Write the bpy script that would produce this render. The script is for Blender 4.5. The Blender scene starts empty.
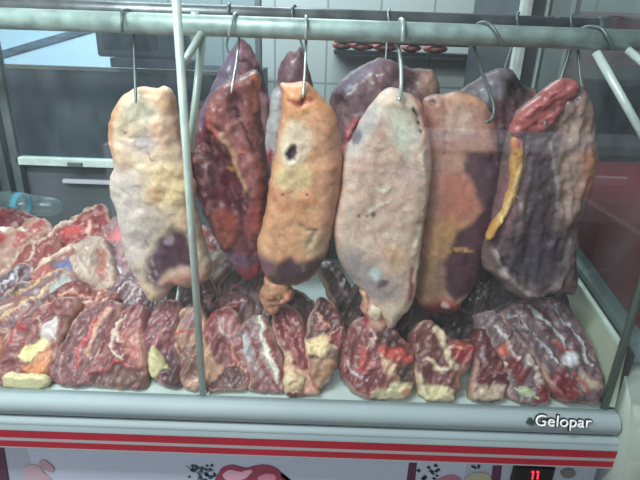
import bpy, bmesh, math, random
from mathutils import Vector, noise, Matrix
from mathutils.geometry import delaunay_2d_cdt
random.seed(7)
scene = bpy.context.scene
COL = scene.collection
R = math.radians
# ------------------------------------------------------------------ camera
F = 500.0; PITCH = R(22); ROLL = R(2.0); ZC = 1.45
CAM = Vector((0, 0, ZC))
fw = Vector((0, math.cos(PITCH), -math.sin(PITCH)))
r0 = Vector((1, 0, 0)); u0 = r0.cross(fw)
rt = math.cos(ROLL)*r0 + math.sin(ROLL)*u0
up = -math.sin(ROLL)*r0 + math.cos(ROLL)*u0
cd = bpy.data.cameras.new('camera'); cam = bpy.data.objects.new('camera', cd); COL.objects.link(cam)
cd.sensor_width = 36; cd.lens = F/640*36; cd.clip_start = .01
M = Matrix.Identity(3); M.col[0] = rt; M.col[1] = up; M.col[2] = -fw
cam.matrix_world = Matrix.Translation(CAM) @ M.to_4x4()
scene.camera = cam
def ray(px, py): return fw + rt*((px-320)/F) - up*((py-240)/F)
def atY(px, py, Y):
    v = ray(px, py); return CAM + v*(Y/v.y)
def atP(px, py, p, n):
    v = ray(px, py); t = (p-CAM).dot(n)/v.dot(n); return CAM + v*t
def toPx(w):
    v = w-CAM; d = v.dot(fw); return 320+F*v.dot(rt)/d, 240-F*v.dot(up)/d
DECK = ZC-.609; GLASS = .722
# ------------------------------------------------------------------ materials
def lin(c):
    r = []
    for v in c[:3]:
        v = v/255.0
        r.append(v/12.92 if v <= .04045 else ((v+.055)/1.055)**2.4)
    return (r[0], r[1], r[2], 1)
MATS = {}
def mat(name, col, rough=.5, metal=0, spec=.5, noise_amt=0, nscale=20, bump=0, emit=0, coat=0, dark=None, detail=6):
    if name in MATS: return MATS[name]
    m = bpy.data.materials.new(name); m.use_nodes = True
    nt = m.node_tree; b = nt.nodes['Principled BSDF']
    b.inputs['Base Color'].default_value = lin(col)
    b.inputs['Roughness'].default_value = rough; b.inputs['Metallic'].default_value = metal
    b.inputs['Specular IOR Level'].default_value = spec
    b.inputs['Coat Weight'].default_value = coat
    if emit:
        b.inputs['Emission Color'].default_value = lin(col); b.inputs['Emission Strength'].default_value = emit
    if noise_amt or bump:
        tc = nt.nodes.new('ShaderNodeTexCoord'); n = nt.nodes.new('ShaderNodeTexNoise')
        n.inputs['Scale'].default_value = nscale; n.inputs['Detail'].default_value = detail
        nt.links.new(tc.outputs['Object'], n.inputs['Vector'])
        if noise_amt:
            mx = nt.nodes.new('ShaderNodeMix'); mx.data_type = 'RGBA'
            d = dark or tuple(c*(1-noise_amt) for c in col)
            mx.inputs[6].default_value = lin(d); mx.inputs[7].default_value = lin(col)
            rp = nt.nodes.new('ShaderNodeMapRange'); rp.inputs['From Min'].default_value = .35; rp.inputs['From Max'].default_value = .65
            nt.links.new(n.outputs['Fac'], rp.inputs['Value'])
            nt.links.new(rp.outputs['Result'], mx.inputs[0]); nt.links.new(mx.outputs[2], b.inputs['Base Color'])
        if bump:
            bp = nt.nodes.new('ShaderNodeBump'); bp.inputs['Strength'].default_value = bump; bp.inputs['Distance'].default_value = .002
            nt.links.new(n.outputs['Fac'], bp.inputs['Height']); nt.links.new(bp.outputs['Normal'], b.inputs['Normal'])
    MATS[name] = m
    return m
def meat_mat(name, fiber, wet, lo, hi, bd):
    m = bpy.data.materials.new(name); m.use_nodes = True
    nt = m.node_tree; b = nt.nodes['Principled BSDF']; N = nt.nodes.new; L = nt.links.new
    at = N('ShaderNodeVertexColor'); at.layer_name = 'surface'
    tc = N('ShaderNodeTexCoord'); oi = N('ShaderNodeObjectInfo')
    ad = N('ShaderNodeVectorMath'); ad.operation = 'ADD'
    sc = N('ShaderNodeVectorMath'); sc.operation = 'SCALE'; sc.inputs['Scale'].default_value = 13.0
    cb = N('ShaderNodeCombineXYZ')
    for k in range(3): L(oi.outputs['Random'], cb.inputs[k])
    L(cb.outputs[0], sc.inputs[0]); L(tc.outputs['Object'], ad.inputs[0]); L(sc.outputs[0], ad.inputs[1])
    n1 = N('ShaderNodeTexNoise'); n1.inputs['Scale'].default_value = 45; n1.inputs['Detail'].default_value = 8; n1.inputs['Roughness'].default_value = .65
    n1.inputs['Distortion'].default_value = .6
    L(ad.outputs[0], n1.inputs['Vector'])
    n2 = N('ShaderNodeTexNoise'); n2.inputs['Scale'].default_value = 260; n2.inputs['Detail'].default_value = 3
    L(ad.outputs[0], n2.inputs['Vector'])
    # brightness mottling of the tissue
    r1 = N('ShaderNodeMapRange'); r1.inputs['From Min'].default_value = .3; r1.inputs['From Max'].default_value = .7
    r1.inputs['To Min'].default_value = lo; r1.inputs['To Max'].default_value = hi
    L(n1.outputs['Fac'], r1.inputs['Value'])
    r2 = N('ShaderNodeMapRange'); r2.inputs['From Min'].default_value = .3; r2.inputs['From Max'].default_value = .7
    r2.inputs['To Min'].default_value = .88; r2.inputs['To Max'].default_value = 1.12
    L(n2.outputs['Fac'], r2.inputs['Value'])
    mu = N('ShaderNodeMath'); mu.operation = 'MULTIPLY'; L(r1.outputs[0], mu.inputs[0]); L(r2.outputs[0], mu.inputs[1])
    vs = N('ShaderNodeVectorMath'); vs.operation = 'SCALE'; L(at.outputs['Color'], vs.inputs[0]); L(mu.outputs[0], vs.inputs['Scale'])
    # thin pale threads (marbling)
    v = N('ShaderNodeTexVoronoi'); v.feature = 'DISTANCE_TO_EDGE'; v.inputs['Scale'].default_value = 28
    dn = N('ShaderNodeTexNoise'); dn.inputs['Scale'].default_value = 22; dn.inputs['Detail'].default_value = 4
    L(ad.outputs[0], dn.inputs['Vector'])
    mv = N('ShaderNodeVectorMath'); mv.operation = 'MULTIPLY_ADD'; mv.inputs[1].default_value = (.12, .12, .12)
    L(dn.outputs['Color'], mv.inputs[0]); L(ad.outputs[0], mv.inputs[2]); L(mv.outputs[0], v.inputs['Vector'])
    r3 = N('ShaderNodeMapRange'); r3.inputs['From Min'].default_value = .0; r3.inputs['From Max'].default_value = .07
    r3.inputs['To Min'].default_value = fiber; r3.inputs['To Max'].default_value = 0
    L(v.outputs['Distance'], r3.inputs['Value'])
    n3 = N('ShaderNodeTexNoise'); n3.inputs['Scale'].default_value = 12; L(ad.outputs[0], n3.inputs['Vector'])
    r4 = N('ShaderNodeMapRange'); r4.inputs['From Min'].default_value = .42; r4.inputs['From Max'].default_value = .6
    L(n3.outputs['Fac'], r4.inputs['Value'])
    m2 = N('ShaderNodeMath'); m2.operation = 'MULTIPLY'; L(r3.outputs[0], m2.inputs[0]); L(r4.outputs[0], m2.inputs[1])
    mx = N('ShaderNodeMix'); mx.data_type = 'RGBA'; mx.inputs[7].default_value = lin((206, 150, 142))
    L(m2.outputs[0], mx.inputs[0]); L(vs.outputs[0], mx.inputs[6]); L(mx.outputs[2], b.inputs['Base Color'])
    b.inputs['Roughness'].default_value = .46; b.inputs['Specular IOR Level'].default_value = .35
    b.inputs['Coat Weight'].default_value = wet; b.inputs['Coat Roughness'].default_value = .22
    bp = N('ShaderNodeBump'); bp.inputs['Strength'].default_value = .55; bp.inputs['Distance'].default_value = bd
    L(n1.outputs['Fac'], bp.inputs['Height'])
    bp2 = N('ShaderNodeBump'); bp2.inputs['Strength'].default_value = .35; bp2.inputs['Distance'].default_value = .0012
    L(n2.outputs['Fac'], bp2.inputs['Height']); L(bp.outputs['Normal'], bp2.inputs['Normal'])
    L(bp2.outputs['Normal'], b.inputs['Normal'])
    return m
MEAT = meat_mat('raw_meat', .12, .4, .70, 1.22, .0035)
FATM = meat_mat('raw_fat', .08, .15, .80, 1.14, .0025)
def glass_mat(name, tint, dirt, ior=1.45, rough=0.0):
    m = bpy.data.materials.new(name); m.use_nodes = True; nt = m.node_tree; N = nt.nodes.new; L = nt.links.new
    nt.nodes.clear(); out = N('ShaderNodeOutputMaterial')
    tr = N('ShaderNodeBsdfTransparent'); tr.inputs[0].default_value = tint
    gl = N('ShaderNodeBsdfGlossy'); gl.inputs['Roughness'].default_value = rough
    lw = N('ShaderNodeLayerWeight'); lw.inputs[0].default_value = .5
    pw = N('ShaderNodeMath'); pw.operation = 'POWER'; pw.inputs[1].default_value = 5; L(lw.outputs['Facing'], pw.inputs[0])
    fr = N('ShaderNodeMath'); fr.operation = 'MULTIPLY_ADD'; fr.inputs[1].default_value = .95; fr.inputs[2].default_value = .055; L(pw.outputs[0], fr.inputs[0])
    mx = N('ShaderNodeMixShader'); L(fr.outputs[0], mx.inputs[0]); L(tr.outputs[0], mx.inputs[1]); L(gl.outputs[0], mx.inputs[2])
    df = N('ShaderNodeBsdfDiffuse'); df.inputs[0].default_value = (.75, .8, .85, 1)
    tl = N('ShaderNodeBsdfTranslucent'); tl.inputs[0].default_value = (.75, .8, .85, 1)
    md = N('ShaderNodeMixShader'); md.inputs[0].default_value = .4; L(df.outputs[0], md.inputs[1]); L(tl.outputs[0], md.inputs[2])
    tc = N('ShaderNodeTexCoord'); mp = N('ShaderNodeMapping'); mp.inputs['Scale'].default_value = (3, 3, 1.2)
    n = N('ShaderNodeTexNoise'); n.inputs['Scale'].default_value = 5; n.inputs['Detail'].default_value = 9; n.inputs['Roughness'].default_value = .7
    L(tc.outputs['Object'], mp.inputs[0]); L(mp.outputs[0], n.inputs['Vector'])
    r = N('ShaderNodeMapRange'); r.inputs['From Min'].default_value = .35; r.inputs['From Max'].default_value = .75
    r.inputs['To Min'].default_value = dirt*.4; r.inputs['To Max'].default_value = dirt*2
    L(n.outputs['Fac'], r.inputs['Value'])
    m2 = N('ShaderNodeMixShader'); L(r.outputs[0], m2.inputs[0]); L(mx.outputs[0], m2.inputs[1]); L(md.outputs[0], m2.inputs[2])
    L(m2.outputs[0], out.inputs[0])
    return m
WHITE = mat('white_enamel', (214, 226, 222), .35, noise_amt=.05, nscale=6)
LEDGE = mat('pale_plastic', (132, 146, 150), .55, noise_amt=.04, nscale=4, spec=.3)
STEEL = mat('galvanised_steel', (182, 200, 194), .38, .15, noise_amt=.22, nscale=35, bump=.15)
ALU = mat('brushed_aluminium', (222, 234, 226), .32, .15, noise_amt=.1, nscale=30)
DSTEEL = mat('dull_steel', (120, 130, 132), .42, .5, noise_amt=.2, nscale=12)
DARK = mat('gap_shade', (38, 40, 44), .5)
RED = mat('red_plastic', (146, 24, 42), .55, noise_amt=.06, nscale=8)
GREYS = mat('grey_stripe', (140, 138, 142), .45)
CREAM = mat('cream_liner', (196, 204, 182), .42, noise_amt=.08, nscale=9)
HOOK = mat('steel_wire', (190, 198, 196), .28, .3, noise_amt=.15, nscale=60)
HOOKD = mat('dark_steel_wire', (104, 116, 114), .35, .4)
# ------------------------------------------------------------------ object helpers
def tag(o, label=None, cat=None, group=None, kind=None):
    if label: o['label'] = label
    if cat: o['category'] = cat
    if group: o['group'] = group
    if kind: o['kind'] = kind
    return o
def link(name, bm, m, parent=None, smooth=False, origin=None):
    me = bpy.data.meshes.new(name)
    if origin is not None: bmesh.ops.translate(bm, verts=bm.verts, vec=-origin)
    bmesh.ops.recalc_face_normals(bm, faces=bm.faces)
    bm.to_mesh(me); bm.free()
    o = bpy.data.objects.new(name, me); COL.objects.link(o)
    if m: me.materials.append(m)
    if origin is not None: o.location = origin
    if smooth:
        for p in me.polygons: p.use_smooth = True
    if parent:
        o.parent = parent
        o.location = o.location - parent.location
    return o
def empty(name, loc, label, cat, group=None):
    o = bpy.data.objects.new(name, None); COL.objects.link(o); o.location = loc; o.empty_display_size = .05
    return tag(o, label, cat, group)
def box(bm, x0, x1, y0, y1, z0, z1, bev=0):
    g = bmesh.ops.create_cube(bm, size=1)['verts']
    for v in g:
        v.co = Vector(((x0+x1)/2+v.co.x*(x1-x0), (y0+y1)/2+v.co.y*(y1-y0), (z0+z1)/2+v.co.z*(z1-z0)))
    if bev:
        ed = list({e for v in g for e in v.link_edges})
        bmesh.ops.bevel(bm, geom=ed, offset=bev, segments=3, affect='EDGES', profile=.5)
def bx(name, d, m, parent=None, bev=0):
    bm = bmesh.new(); box(bm, *d, bev); return link(name, bm, m, parent)
def tube(bm, pts, rad, seg=12, caps=True):
    pts = [Vector(p) for p in pts]; rings = []
    n = len(pts); ref = None
    for i, p in enumerate(pts):
        t = (pts[min(i+1, n-1)]-pts[max(i-1, 0)]).normalized()
        if ref is None:
            ref = Vector((0, 0, 1)) if abs(t.z) < .9 else Vector((0, 1, 0))
        a = (ref - t*ref.dot(t)).normalized(); ref = a; b = t.cross(a)
        rr = rad[i] if isinstance(rad, (list, tuple)) else rad
        rings.append([bm.verts.new(p + a*rr*math.cos(2*math.pi*k/seg) + b*rr*math.sin(2*math.pi*k/seg)) for k in range(seg)])
    for i in range(n-1):
        for k in range(seg):
            bm.faces.new((rings[i][k], rings[i][(k+1) % seg], rings[i+1][(k+1) % seg], rings[i+1][k]))
    if caps:
        bm.faces.new(rings[0][::-1]); bm.faces.new(rings[-1])
def tb(name, pts, rad, m, parent=None, seg=14):
    bm = bmesh.new(); tube(bm, pts, rad, seg); return link(name, bm, m, parent, smooth=True)
def spl(P, k=6):
    P = [Vector(p) for p in P]; out = []
    for i in range(len(P)-1):
        a = P[max(i-1, 0)]; b = P[i]; c = P[i+1]; d = P[min(i+2, len(P)-1)]
        for j in range(k):
            t = j/k
            out.append(.5*((2*b)+(c-a)*t+(2*a-5*b+4*c-d)*t*t+(3*b-3*c+d-a)*t**3))
    out.append(P[-1]); return out
# ------------------------------------------------------------------ meat builder
def smooth_closed(P, step):
    n = len(P); Q = []
    for i in range(n):
        a, b, c, d = (Vector(P[(i+k-1) % n]) for k in range(4))
        for j in range(6):
            t = j/6
            Q.append(.5*((2*b)+(c-a)*t+(2*a-5*b+4*c-d)*t*t+(3*b-3*c+d-a)*t**3))
    out = [Q[0]]
    for q in Q[1:]:
        if (q-out[-1]).length >= step: out.append(q)
    if (out[-1]-out[0]).length < step*.6: out.pop()
    return out
def inside(x, y, P):
    c = False; n = len(P); j = n-1
    for i in range(n):
        xi, yi = P[i][0], P[i][1]; xj, yj = P[j][0], P[j][1]
        if (yi > y) != (yj > y) and x < (xj-xi)*(y-yi)/(yj-yi)+xi: c = not c
        j = i
    return c
def segd(x, y, a, b):
    dx, dy = b[0]-a[0], b[1]-a[1]; l = dx*dx+dy*dy
    t = 0 if l == 0 else max(0, min(1, ((x-a[0])*dx+(y-a[1])*dy)/l))
    return math.hypot(x-a[0]-t*dx, y-a[1]-t*dy)
def polyd(x, y, P, closed=True):
    n = len(P); return min(segd(x, y, P[i], P[(i+1) % n]) for i in range(n if closed else n-1))
def sstep(t):
    t = max(0, min(1, t)); return t*t*(3-2*t)
SHARP = [False]
def feat_w(f, x, y):
    k = f[0]; SO = .8 if SHARP[0] else 1.3
    if k == 'p':      # ('p', colour, soft, height, pts)
        P = f[4]; s = f[2]*SO
        xs = [p[0] for p in P]; ys = [p[1] for p in P]
        if x < min(xs)-s or x > max(xs)+s or y < min(ys)-s or y > max(ys)+s: return 0
        d = polyd(x, y, P); d = d if inside(x, y, P) else -d
        return sstep(.5+d/(2*s))
    if k == 's':      # ('s', colour, halfwidth, height, pts)
        d = polyd(x, y, f[4], False); return sstep((1.35-d/f[2])*(1.6 if SHARP[0] else 1)-(.3 if SHARP[0] else 0))
    if k == 'b':      # ('b', colour, (cx,cy,rx,ry,deg), height)
        cx, cy, rx, ry, a = f[2]; a = R(a); dx, dy = x-cx, y-cy
        u = (dx*math.cos(a)+dy*math.sin(a))/rx; v = (-dx*math.sin(a)+dy*math.cos(a))/ry
        return sstep((1.25-math.hypot(u, v))/.5)
def plane_for(slope, off=0):
    s = R(slope); return Vector((0, .75+off, DECK)), Vector((0, -math.sin(s), math.cos(s)))
CNT = [0]
def slab(name, outline, base, feats=(), Y=None, slope=None, off=0, T=.035, w=16, back=None, parent=None, m=None, step=2.6, amp=.003, warp=2.0, var=.1, streak=None, lift=0, grow=0, thr=.0, ridge=1.0, rim=0):
    """closed body of meat: rounded front and back over its cut outline"""
    SHARP[0] = Y is None
    CNT[0] += 1; seed = CNT[0]*7.31
    if Y is not None: p0, nn = Vector((0, Y, 0)), Vector((0, -1, 0))
    else: p0, nn = plane_for(slope, off)
    p0 = p0 + nn*lift
    O = smooth_closed(outline, step)
    if grow:
        ar = sum(O[i][0]*O[(i+1) % len(O)][1]-O[(i+1) % len(O)][0]*O[i][1] for i in range(len(O)))
        sg = 1 if ar > 0 else -1; G = []
        for i in range(len(O)):
            t_ = (O[(i+1) % len(O)]-O[i-1]); t_ = t_.normalized() if t_.length > 0 else t_
            G.append(Vector((O[i][0]+t_[1]*sg*grow, O[i][1]-t_[0]*sg*grow)))
        O = G
    # ragged cut edge
    O = [Vector((q[0]+noise.noise((q[0]*.12, q[1]*.12, seed))*warp*.9, q[1]+noise.noise((q[0]*.12, q[1]*.12, seed+9))*warp*.9)) for q in O]
    xs = [q[0] for q in O]; ys = [q[1] for q in O]
    pts = [Vector((q[0], q[1])) for q in O]; nb = len(pts)
    row = 0; y = min(ys)+step*.5
    while y < max(ys):
        x = min(xs)+(step*.5 if row % 2 else 0)
        while x < max(xs):
            if inside(x, y, O) and polyd(x, y, O) > step*.55:
                pts.append(Vector((x+random.uniform(-.2, .2), y+random.uniform(-.2, .2))))
            x += step
        y += step*.87; row += 1
    vs, es, fs, ov, oe, of = delaunay_2d_cdt(pts, [(i, (i+1) % nb) for i in range(nb)], [], 1, 1e-4)
    bm = bmesh.new(); front = []; bck = []; cols = {}
    back = T if back is None else back
    BW = base if isinstance(base[0], (tuple, list)) else (base,)
    for q in vs:
        d = polyd(q[0], q[1], O)
        t = min(d/w, 1); h = math.sqrt(max(0, 1-(1-t)**2))
        edge = d < .35
        P = atP(q[0], q[1], p0, nn)
        wx = q[0]+noise.noise((q[0]*.09, q[1]*.09, seed+3))*warp*1.6+noise.noise((q[0]*.3, q[1]*.3, seed+5))*warp*.7
        wy = q[1]+noise.noise((q[0]*.09, q[1]*.09, seed+13))*warp*1.6+noise.noise((q[0]*.3, q[1]*.3, seed+15))*warp*.7
        if streak:
            a = R(streak); su = q[0]*math.cos(a)+q[1]*math.sin(a); sv = -q[0]*math.sin(a)+q[1]*math.cos(a)
            sn = noise.noise((su*.025, sv*.22, seed))+.5*noise.noise((su*.06, sv*.5, seed))
        else: sn = 0
        big = noise.noise((q[0]*.045, q[1]*.045, seed+1)); mid = noise.noise((q[0]*.13, q[1]*.13, seed+2)); sm = noise.noise((q[0]*.33, q[1]*.33, seed+2))
        aa = R(streak if streak is not None else 55+40*noise.noise((seed, 0, 0)))
        ru = wx*math.cos(aa)+wy*math.sin(aa); rv = -wx*math.sin(aa)+wy*math.cos(aa)
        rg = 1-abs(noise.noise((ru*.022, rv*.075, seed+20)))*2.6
        r2 = 1-abs(noise.noise((ru*.05, rv*.2, seed+30)))*2.6
        relief = amp*(big*1.3+mid*.8+sm*.5+sn*.8+ridge*(.9*rg+.55*r2-.9))
        dk_ = .74 if (Y is None and not m) else 1  # lying lean darkened: shade under the hanging cuts put into the colour
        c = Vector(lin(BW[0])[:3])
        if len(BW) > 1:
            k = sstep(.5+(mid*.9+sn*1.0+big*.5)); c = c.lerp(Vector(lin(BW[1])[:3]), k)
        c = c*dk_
        if thr:
            th1 = max(0, 1-abs(noise.noise((ru*.02, rv*.11, seed+40)))*11)*sstep(.5+1.4*noise.noise((q[0]*.05, q[1]*.05, seed+50)))
            th2 = max(0, 1-abs(noise.noise((ru*.05, rv*.25, seed+60)))*7)*sstep(.3+1.4*noise.noise((q[0]*.06, q[1]*.06, seed+70)))
            kk = min(1, th1+.6*th2)*thr
            c = c.lerp(Vector(lin((206, 128, 108) if m else (216, 164, 150))[:3]), kk); relief += kk*.001
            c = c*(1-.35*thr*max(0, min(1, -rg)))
        for f in feats:
            k = feat_w(f, wx, wy)
            if k > 0:
                if Y is not None and sum(f[1]) > 330 and f[0] != 's' and f[2] != 2.5 and not (f[0] == 'b' and min(f[2][2:4]) < 7): k *= .82
                c = c.lerp(Vector(lin(f[1])[:3]), k); relief += k*f[3]
        if rim and d < 5:
            kr = sstep(1.2-abs(d-1.6)/2.2)*sstep(.45+1.6*noise.noise((q[0]*.04, q[1]*.04, seed+80)))*rim
            c = c.lerp(Vector(lin((224, 180, 160))[:3]), kr)
        c = c*(1+var*(mid*1.2+sm*.9))
        hh = T*h+relief*min(1, t*2)
        PF = P+nn*hh
        if edge:
            v = bm.verts.new(P); front.append(v); bck.append(v)
        else:
            front.append(bm.verts.new(PF)); bck.append(bm.verts.new(P-nn*(back*h+amp*mid*h)))
            cols[bck[-1]] = c
        cols[front[-1]] = c
    for f in fs:
        if len(f) < 3: continue
        cx = sum(vs[i][0] for i in f)/3; cy = sum(vs[i][1] for i in f)/3
        if not inside(cx, cy, O): continue
        try: bm.faces.new([front[i] for i in f])
        except ValueError: pass
        if not all(front[i] is bck[i] for i in f):
            try: bm.faces.new([bck[i] for i in f][::-1])
            except ValueError: pass
    for v in [v for v in bm.verts if not v.link_faces]: bm.verts.remove(v)
    for v in bm.verts:
        if v.co.z < DECK+.0015: v.co.z = DECK+.0015
        if v.co.y < GLASS+.009: v.co.y = GLASS+.009
    org = Vector((sum(v.co.x for v in bm.verts)/len(bm.verts), sum(v.co.y for v in bm.verts)/len(bm.verts), min(v.co.z for v in bm.verts)))
    live = list(bm.verts)
    bm.verts.index_update()
    cl = [cols[v] for v in live]
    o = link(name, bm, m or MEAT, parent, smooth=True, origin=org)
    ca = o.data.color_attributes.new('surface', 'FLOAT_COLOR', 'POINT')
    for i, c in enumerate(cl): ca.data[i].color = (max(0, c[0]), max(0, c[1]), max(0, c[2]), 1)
    return o
# palette (surface colours of the tissues)
LEAN = (168, 78, 82); LEAN2 = (128, 52, 60); DK = (86, 44, 54); DK2 = (62, 36, 44); FAT = (226, 198, 176); CRM = (232, 214, 172)
YEL = (222, 178, 112); ORG = (216, 146, 100); PNK = (205, 145, 138); WHT = (218, 212, 204); MAU = (150, 116, 124); GRY = (150, 142, 146)
# ------------------------------------------------------------------ room
def struct(name, d, m): return tag(bx(name, d, m), kind='structure')
TILE = bpy.data.materials.new('wall_tiles'); TILE.use_nodes = True
_n = TILE.node_tree; _b = _n.nodes['Principled BSDF']; _t = _n.nodes.new('ShaderNodeTexBrick'); _c = _n.nodes.new('ShaderNodeTexCoord'); _m = _n.nodes.new('ShaderNodeMapping')
_m.inputs['Rotation'].default_value = (R(90), 0, 0)
_t.offset = 0; _t.inputs['Color1'].default_value = lin((196, 206, 204)); _t.inputs['Color2'].default_value = lin((188, 200, 198)); _t.inputs['Mortar'].default_value = lin((150, 158, 158))
_t.inputs['Scale'].default_value = 1; _t.inputs['Brick Width'].default_value = .3; _t.inputs['Row Height'].default_value = .3; _t.inputs['Mortar Size'].default_value = .006
_n.links.new(_c.outputs['Object'], _m.inputs[0]); _n.links.new(_m.outputs[0], _t.inputs['Vector']); _n.links.new(_t.outputs['Color'], _b.inputs['Base Color']); _b.inputs['Roughness'].default_value = .3
FLOOR = mat('floor_tiles', (150, 146, 140), .4, noise_amt=.15, nscale=3)
struct('floor', (-4, 4, -4, 3.2, -.1, 0), FLOOR)
struct('wall_back', (-4, 4, 3.1, 3.2, 0, 3), TILE)
struct('wall_front', (-4, 4, -3.2, -3.1, 0, 3), mat('street_wall', (96, 98, 104), .7, noise_amt=.3, nscale=1.5))
struct('wall_right', (2.2, 2.3, -1.5, 3.1, 0, 3), mat('painted_wall', (150, 152, 150), .7, noise_amt=.05, nscale=3))
# ------------------------------------------------------------------ the case
Z = ZC
case = empty('display_case', (0, .7, 0), 'refrigerated butcher display case, pale plastic ledge with red stripes and raised lettering, steel rails inside', 'display case')
bx('deck', (-1.3, .53, .728, 1.38, DECK-.03, DECK), WHITE, case)
# front ledge profile, extruded along x
def prof(name, pts, x0, x1, m, bevel_end=0):
    bm = bmesh.new(); a = [bm.verts.new((x0, y, Z+z)) for y, z in pts]; b = [bm.verts.new((x1, y, Z+z)) for y, z in pts]
    n = len(pts)
    for i in range(n): bm.faces.new((a[i], a[(i+1) % n], b[(i+1) % n], b[i]))
    bm.faces.new(a[::-1]); bm.faces.new(b)
    bmesh.ops.recalc_face_normals(bm, faces=bm.faces)
    o = link(name, bm, m, case, smooth=False)
    return o
def arc(cy, cz, ry, rz, a0, a1, n=8): return [(cy+ry*math.cos(R(a0+(a1-a0)*i/n)), cz+rz*math.sin(R(a0+(a1-a0)*i/n))) for i in range(n+1)]
XE = .540
prof('front_ledge', [(.728, -.603)]+arc(.717, -.622, .020, .019, 90, 205, 14)+[(.702, -.638), (.728, -.639)], -1.3, XE, LEDGE)
prof('shadow_gap', [(.708, -.6395), (.708, -.6455), (.728, -.6445), (.728, -.6395)], -1.3, XE-.003, DARK)  # dark strip filling the groove, its shade put in as colour
prof('lower_band', [(.728, -.645), (.706, -.645)]+arc(.712, -.655, .016, .01, 120, 190, 6)+[(.694, -.664), (.6935, -.667), (.728, -.667)], -1.3, XE+.006, LEDGE)
def stripe(z0, z1, m, nm): return prof(nm, [(.728, z0), (.694, z0), (.694, z1), (.728, z1)], -1.3, XE+.009, m)
stripe(-.667, -.6845, RED, 'red_stripe'); stripe(-.6845, -.6915, GREYS, 'grey_stripe'); stripe(-.6915, -.7055, RED, 'red_stripe'); stripe(-.7055, -.7085, GREYS, 'grey_stripe')
# kick panel with printed posters
PANEL = mat('panel_white', (150, 158, 172), .4, noise_amt=.04, nscale=4)
bx('front_panel', (-1.3, XE+.03, .73, .75, .25, Z-.7085), PANEL, case)
PY = .7292
def dec(name, pts, col, parent, th=.0008, y=PY, rag=0, m=None):
    P = [atY(px, py, y) for px, py in pts]
    if rag:
        Q = smooth_closed(pts, 2.0)
        P = [atY(q[0]+noise.noise((q[0]*.4, q[1]*.4, 3))*rag, q[1]+noise.noise((q[0]*.4, q[1]*.4, 8))*rag, y) for q in Q]
    bm = bmesh.new(); a = [bm.verts.new(p) for p in P]; b = [bm.verts.new(p+Vector((0, th, 0))) for p in P]
    bm.faces.new(a); bm.faces.new(b[::-1])
    for i in range(len(P)): bm.faces.new((a[i], b[i], b[(i+1) % len(P)], a[(i+1) % len(P)]))
    bmesh.ops.triangulate(bm, faces=bm.faces)
    return link(name, bm, m or mat('print_%d_%d_%d' % col, col, .5), parent)
MARO = (74, 40, 62)
post = bx('poster_sheet', (-.545, .295, PY, .73, .28, Z-.7088), mat('poster_paper', (164, 172, 190), .45, noise_amt=.04, nscale=5), case)
dec('poster_border', [(-2, 446), (3, 446), (12, 500), (-1, 500)], MARO, case, y=PY-.001)
dec('poster_border', [(409, 463), (417, 463), (413, 500), (404, 500)], MARO, case, y=PY-.001)
dec('poster_border', [(493, 466), (502, 466), (497, 510), (487, 510)], MARO, case, y=PY-.001)
def printed(nm, pts, col, k, rag=1.2): return dec(nm, pts, col, case, y=PY-.001-.0006*k, rag=rag)
printed('printed_chicken', [(24, 470), (28, 465), (38, 466), (44, 473), (52, 480), (54, 488), (40, 492), (28, 482)], (168, 142, 152), 1)
printed('printed_chicken', [(39, 462), (44, 460), (51, 465), (54, 471), (47, 471), (41, 467)], (160, 128, 140), 2)
printed('printed_steak', [(217, 478), (222, 468), (232, 465), (245, 468), (256, 466), (268, 465), (280, 471), (282, 478), (292, 482), (310, 484), (330, 500), (215, 500)], (128, 52, 74), 1)
printed('printed_steak_fat', [(222, 476), (230, 470), (240, 472), (252, 470), (246, 478), (230, 481)], (196, 150, 170), 2, .8)
printed('printed_steak_fat', [(258, 478), (266, 474), (276, 476), (272, 483), (262, 483)], (186, 118, 140), 2, .8)
for i in range(46):
    a = random.uniform(0, 6.28); r_ = random.uniform(0, 1)**.5
    cx, cy = (203+17*r_*math.cos(a), 473+9*r_*math.sin(a))
    if i > 28: cx, cy = 433+16*r_*math.cos(a), 473+8*r_*math.sin(a)
    if i > 40: cx, cy = 474+9*r_*math.cos(a), 467+2*r_*math.sin(a)
    s = random.uniform(1.6, 2.8)
    dec('printed_herb_leaf', [(cx-s, cy), (cx, cy-s*.7), (cx+s, cy+.3), (cx+.4, cy+s*.8)], (40, 62, 74) if i < 29 else (30, 34, 44), case, y=PY-.0012)
for j, L_ in enumerate([[(186, 466), (200, 474), (214, 470)], [(200, 474), (196, 484), (190, 490)]]):
    tb('printed_herb_stem', [atY(x, y, PY-.001) for x, y in L_], .0007, mat('print_stem', (40, 62, 74)), case, 6)
printed('printed_onion', [(432, 486), (440, 478), (450, 475), (460, 478), (466, 488), (460, 500), (436, 500)], (150, 96, 116), 1, .5)
printed('printed_olive', [(464, 484), (470, 475), (480, 473), (490, 476), (492, 488), (480, 500), (466, 500)], (150, 150, 128), 2, .5)
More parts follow.
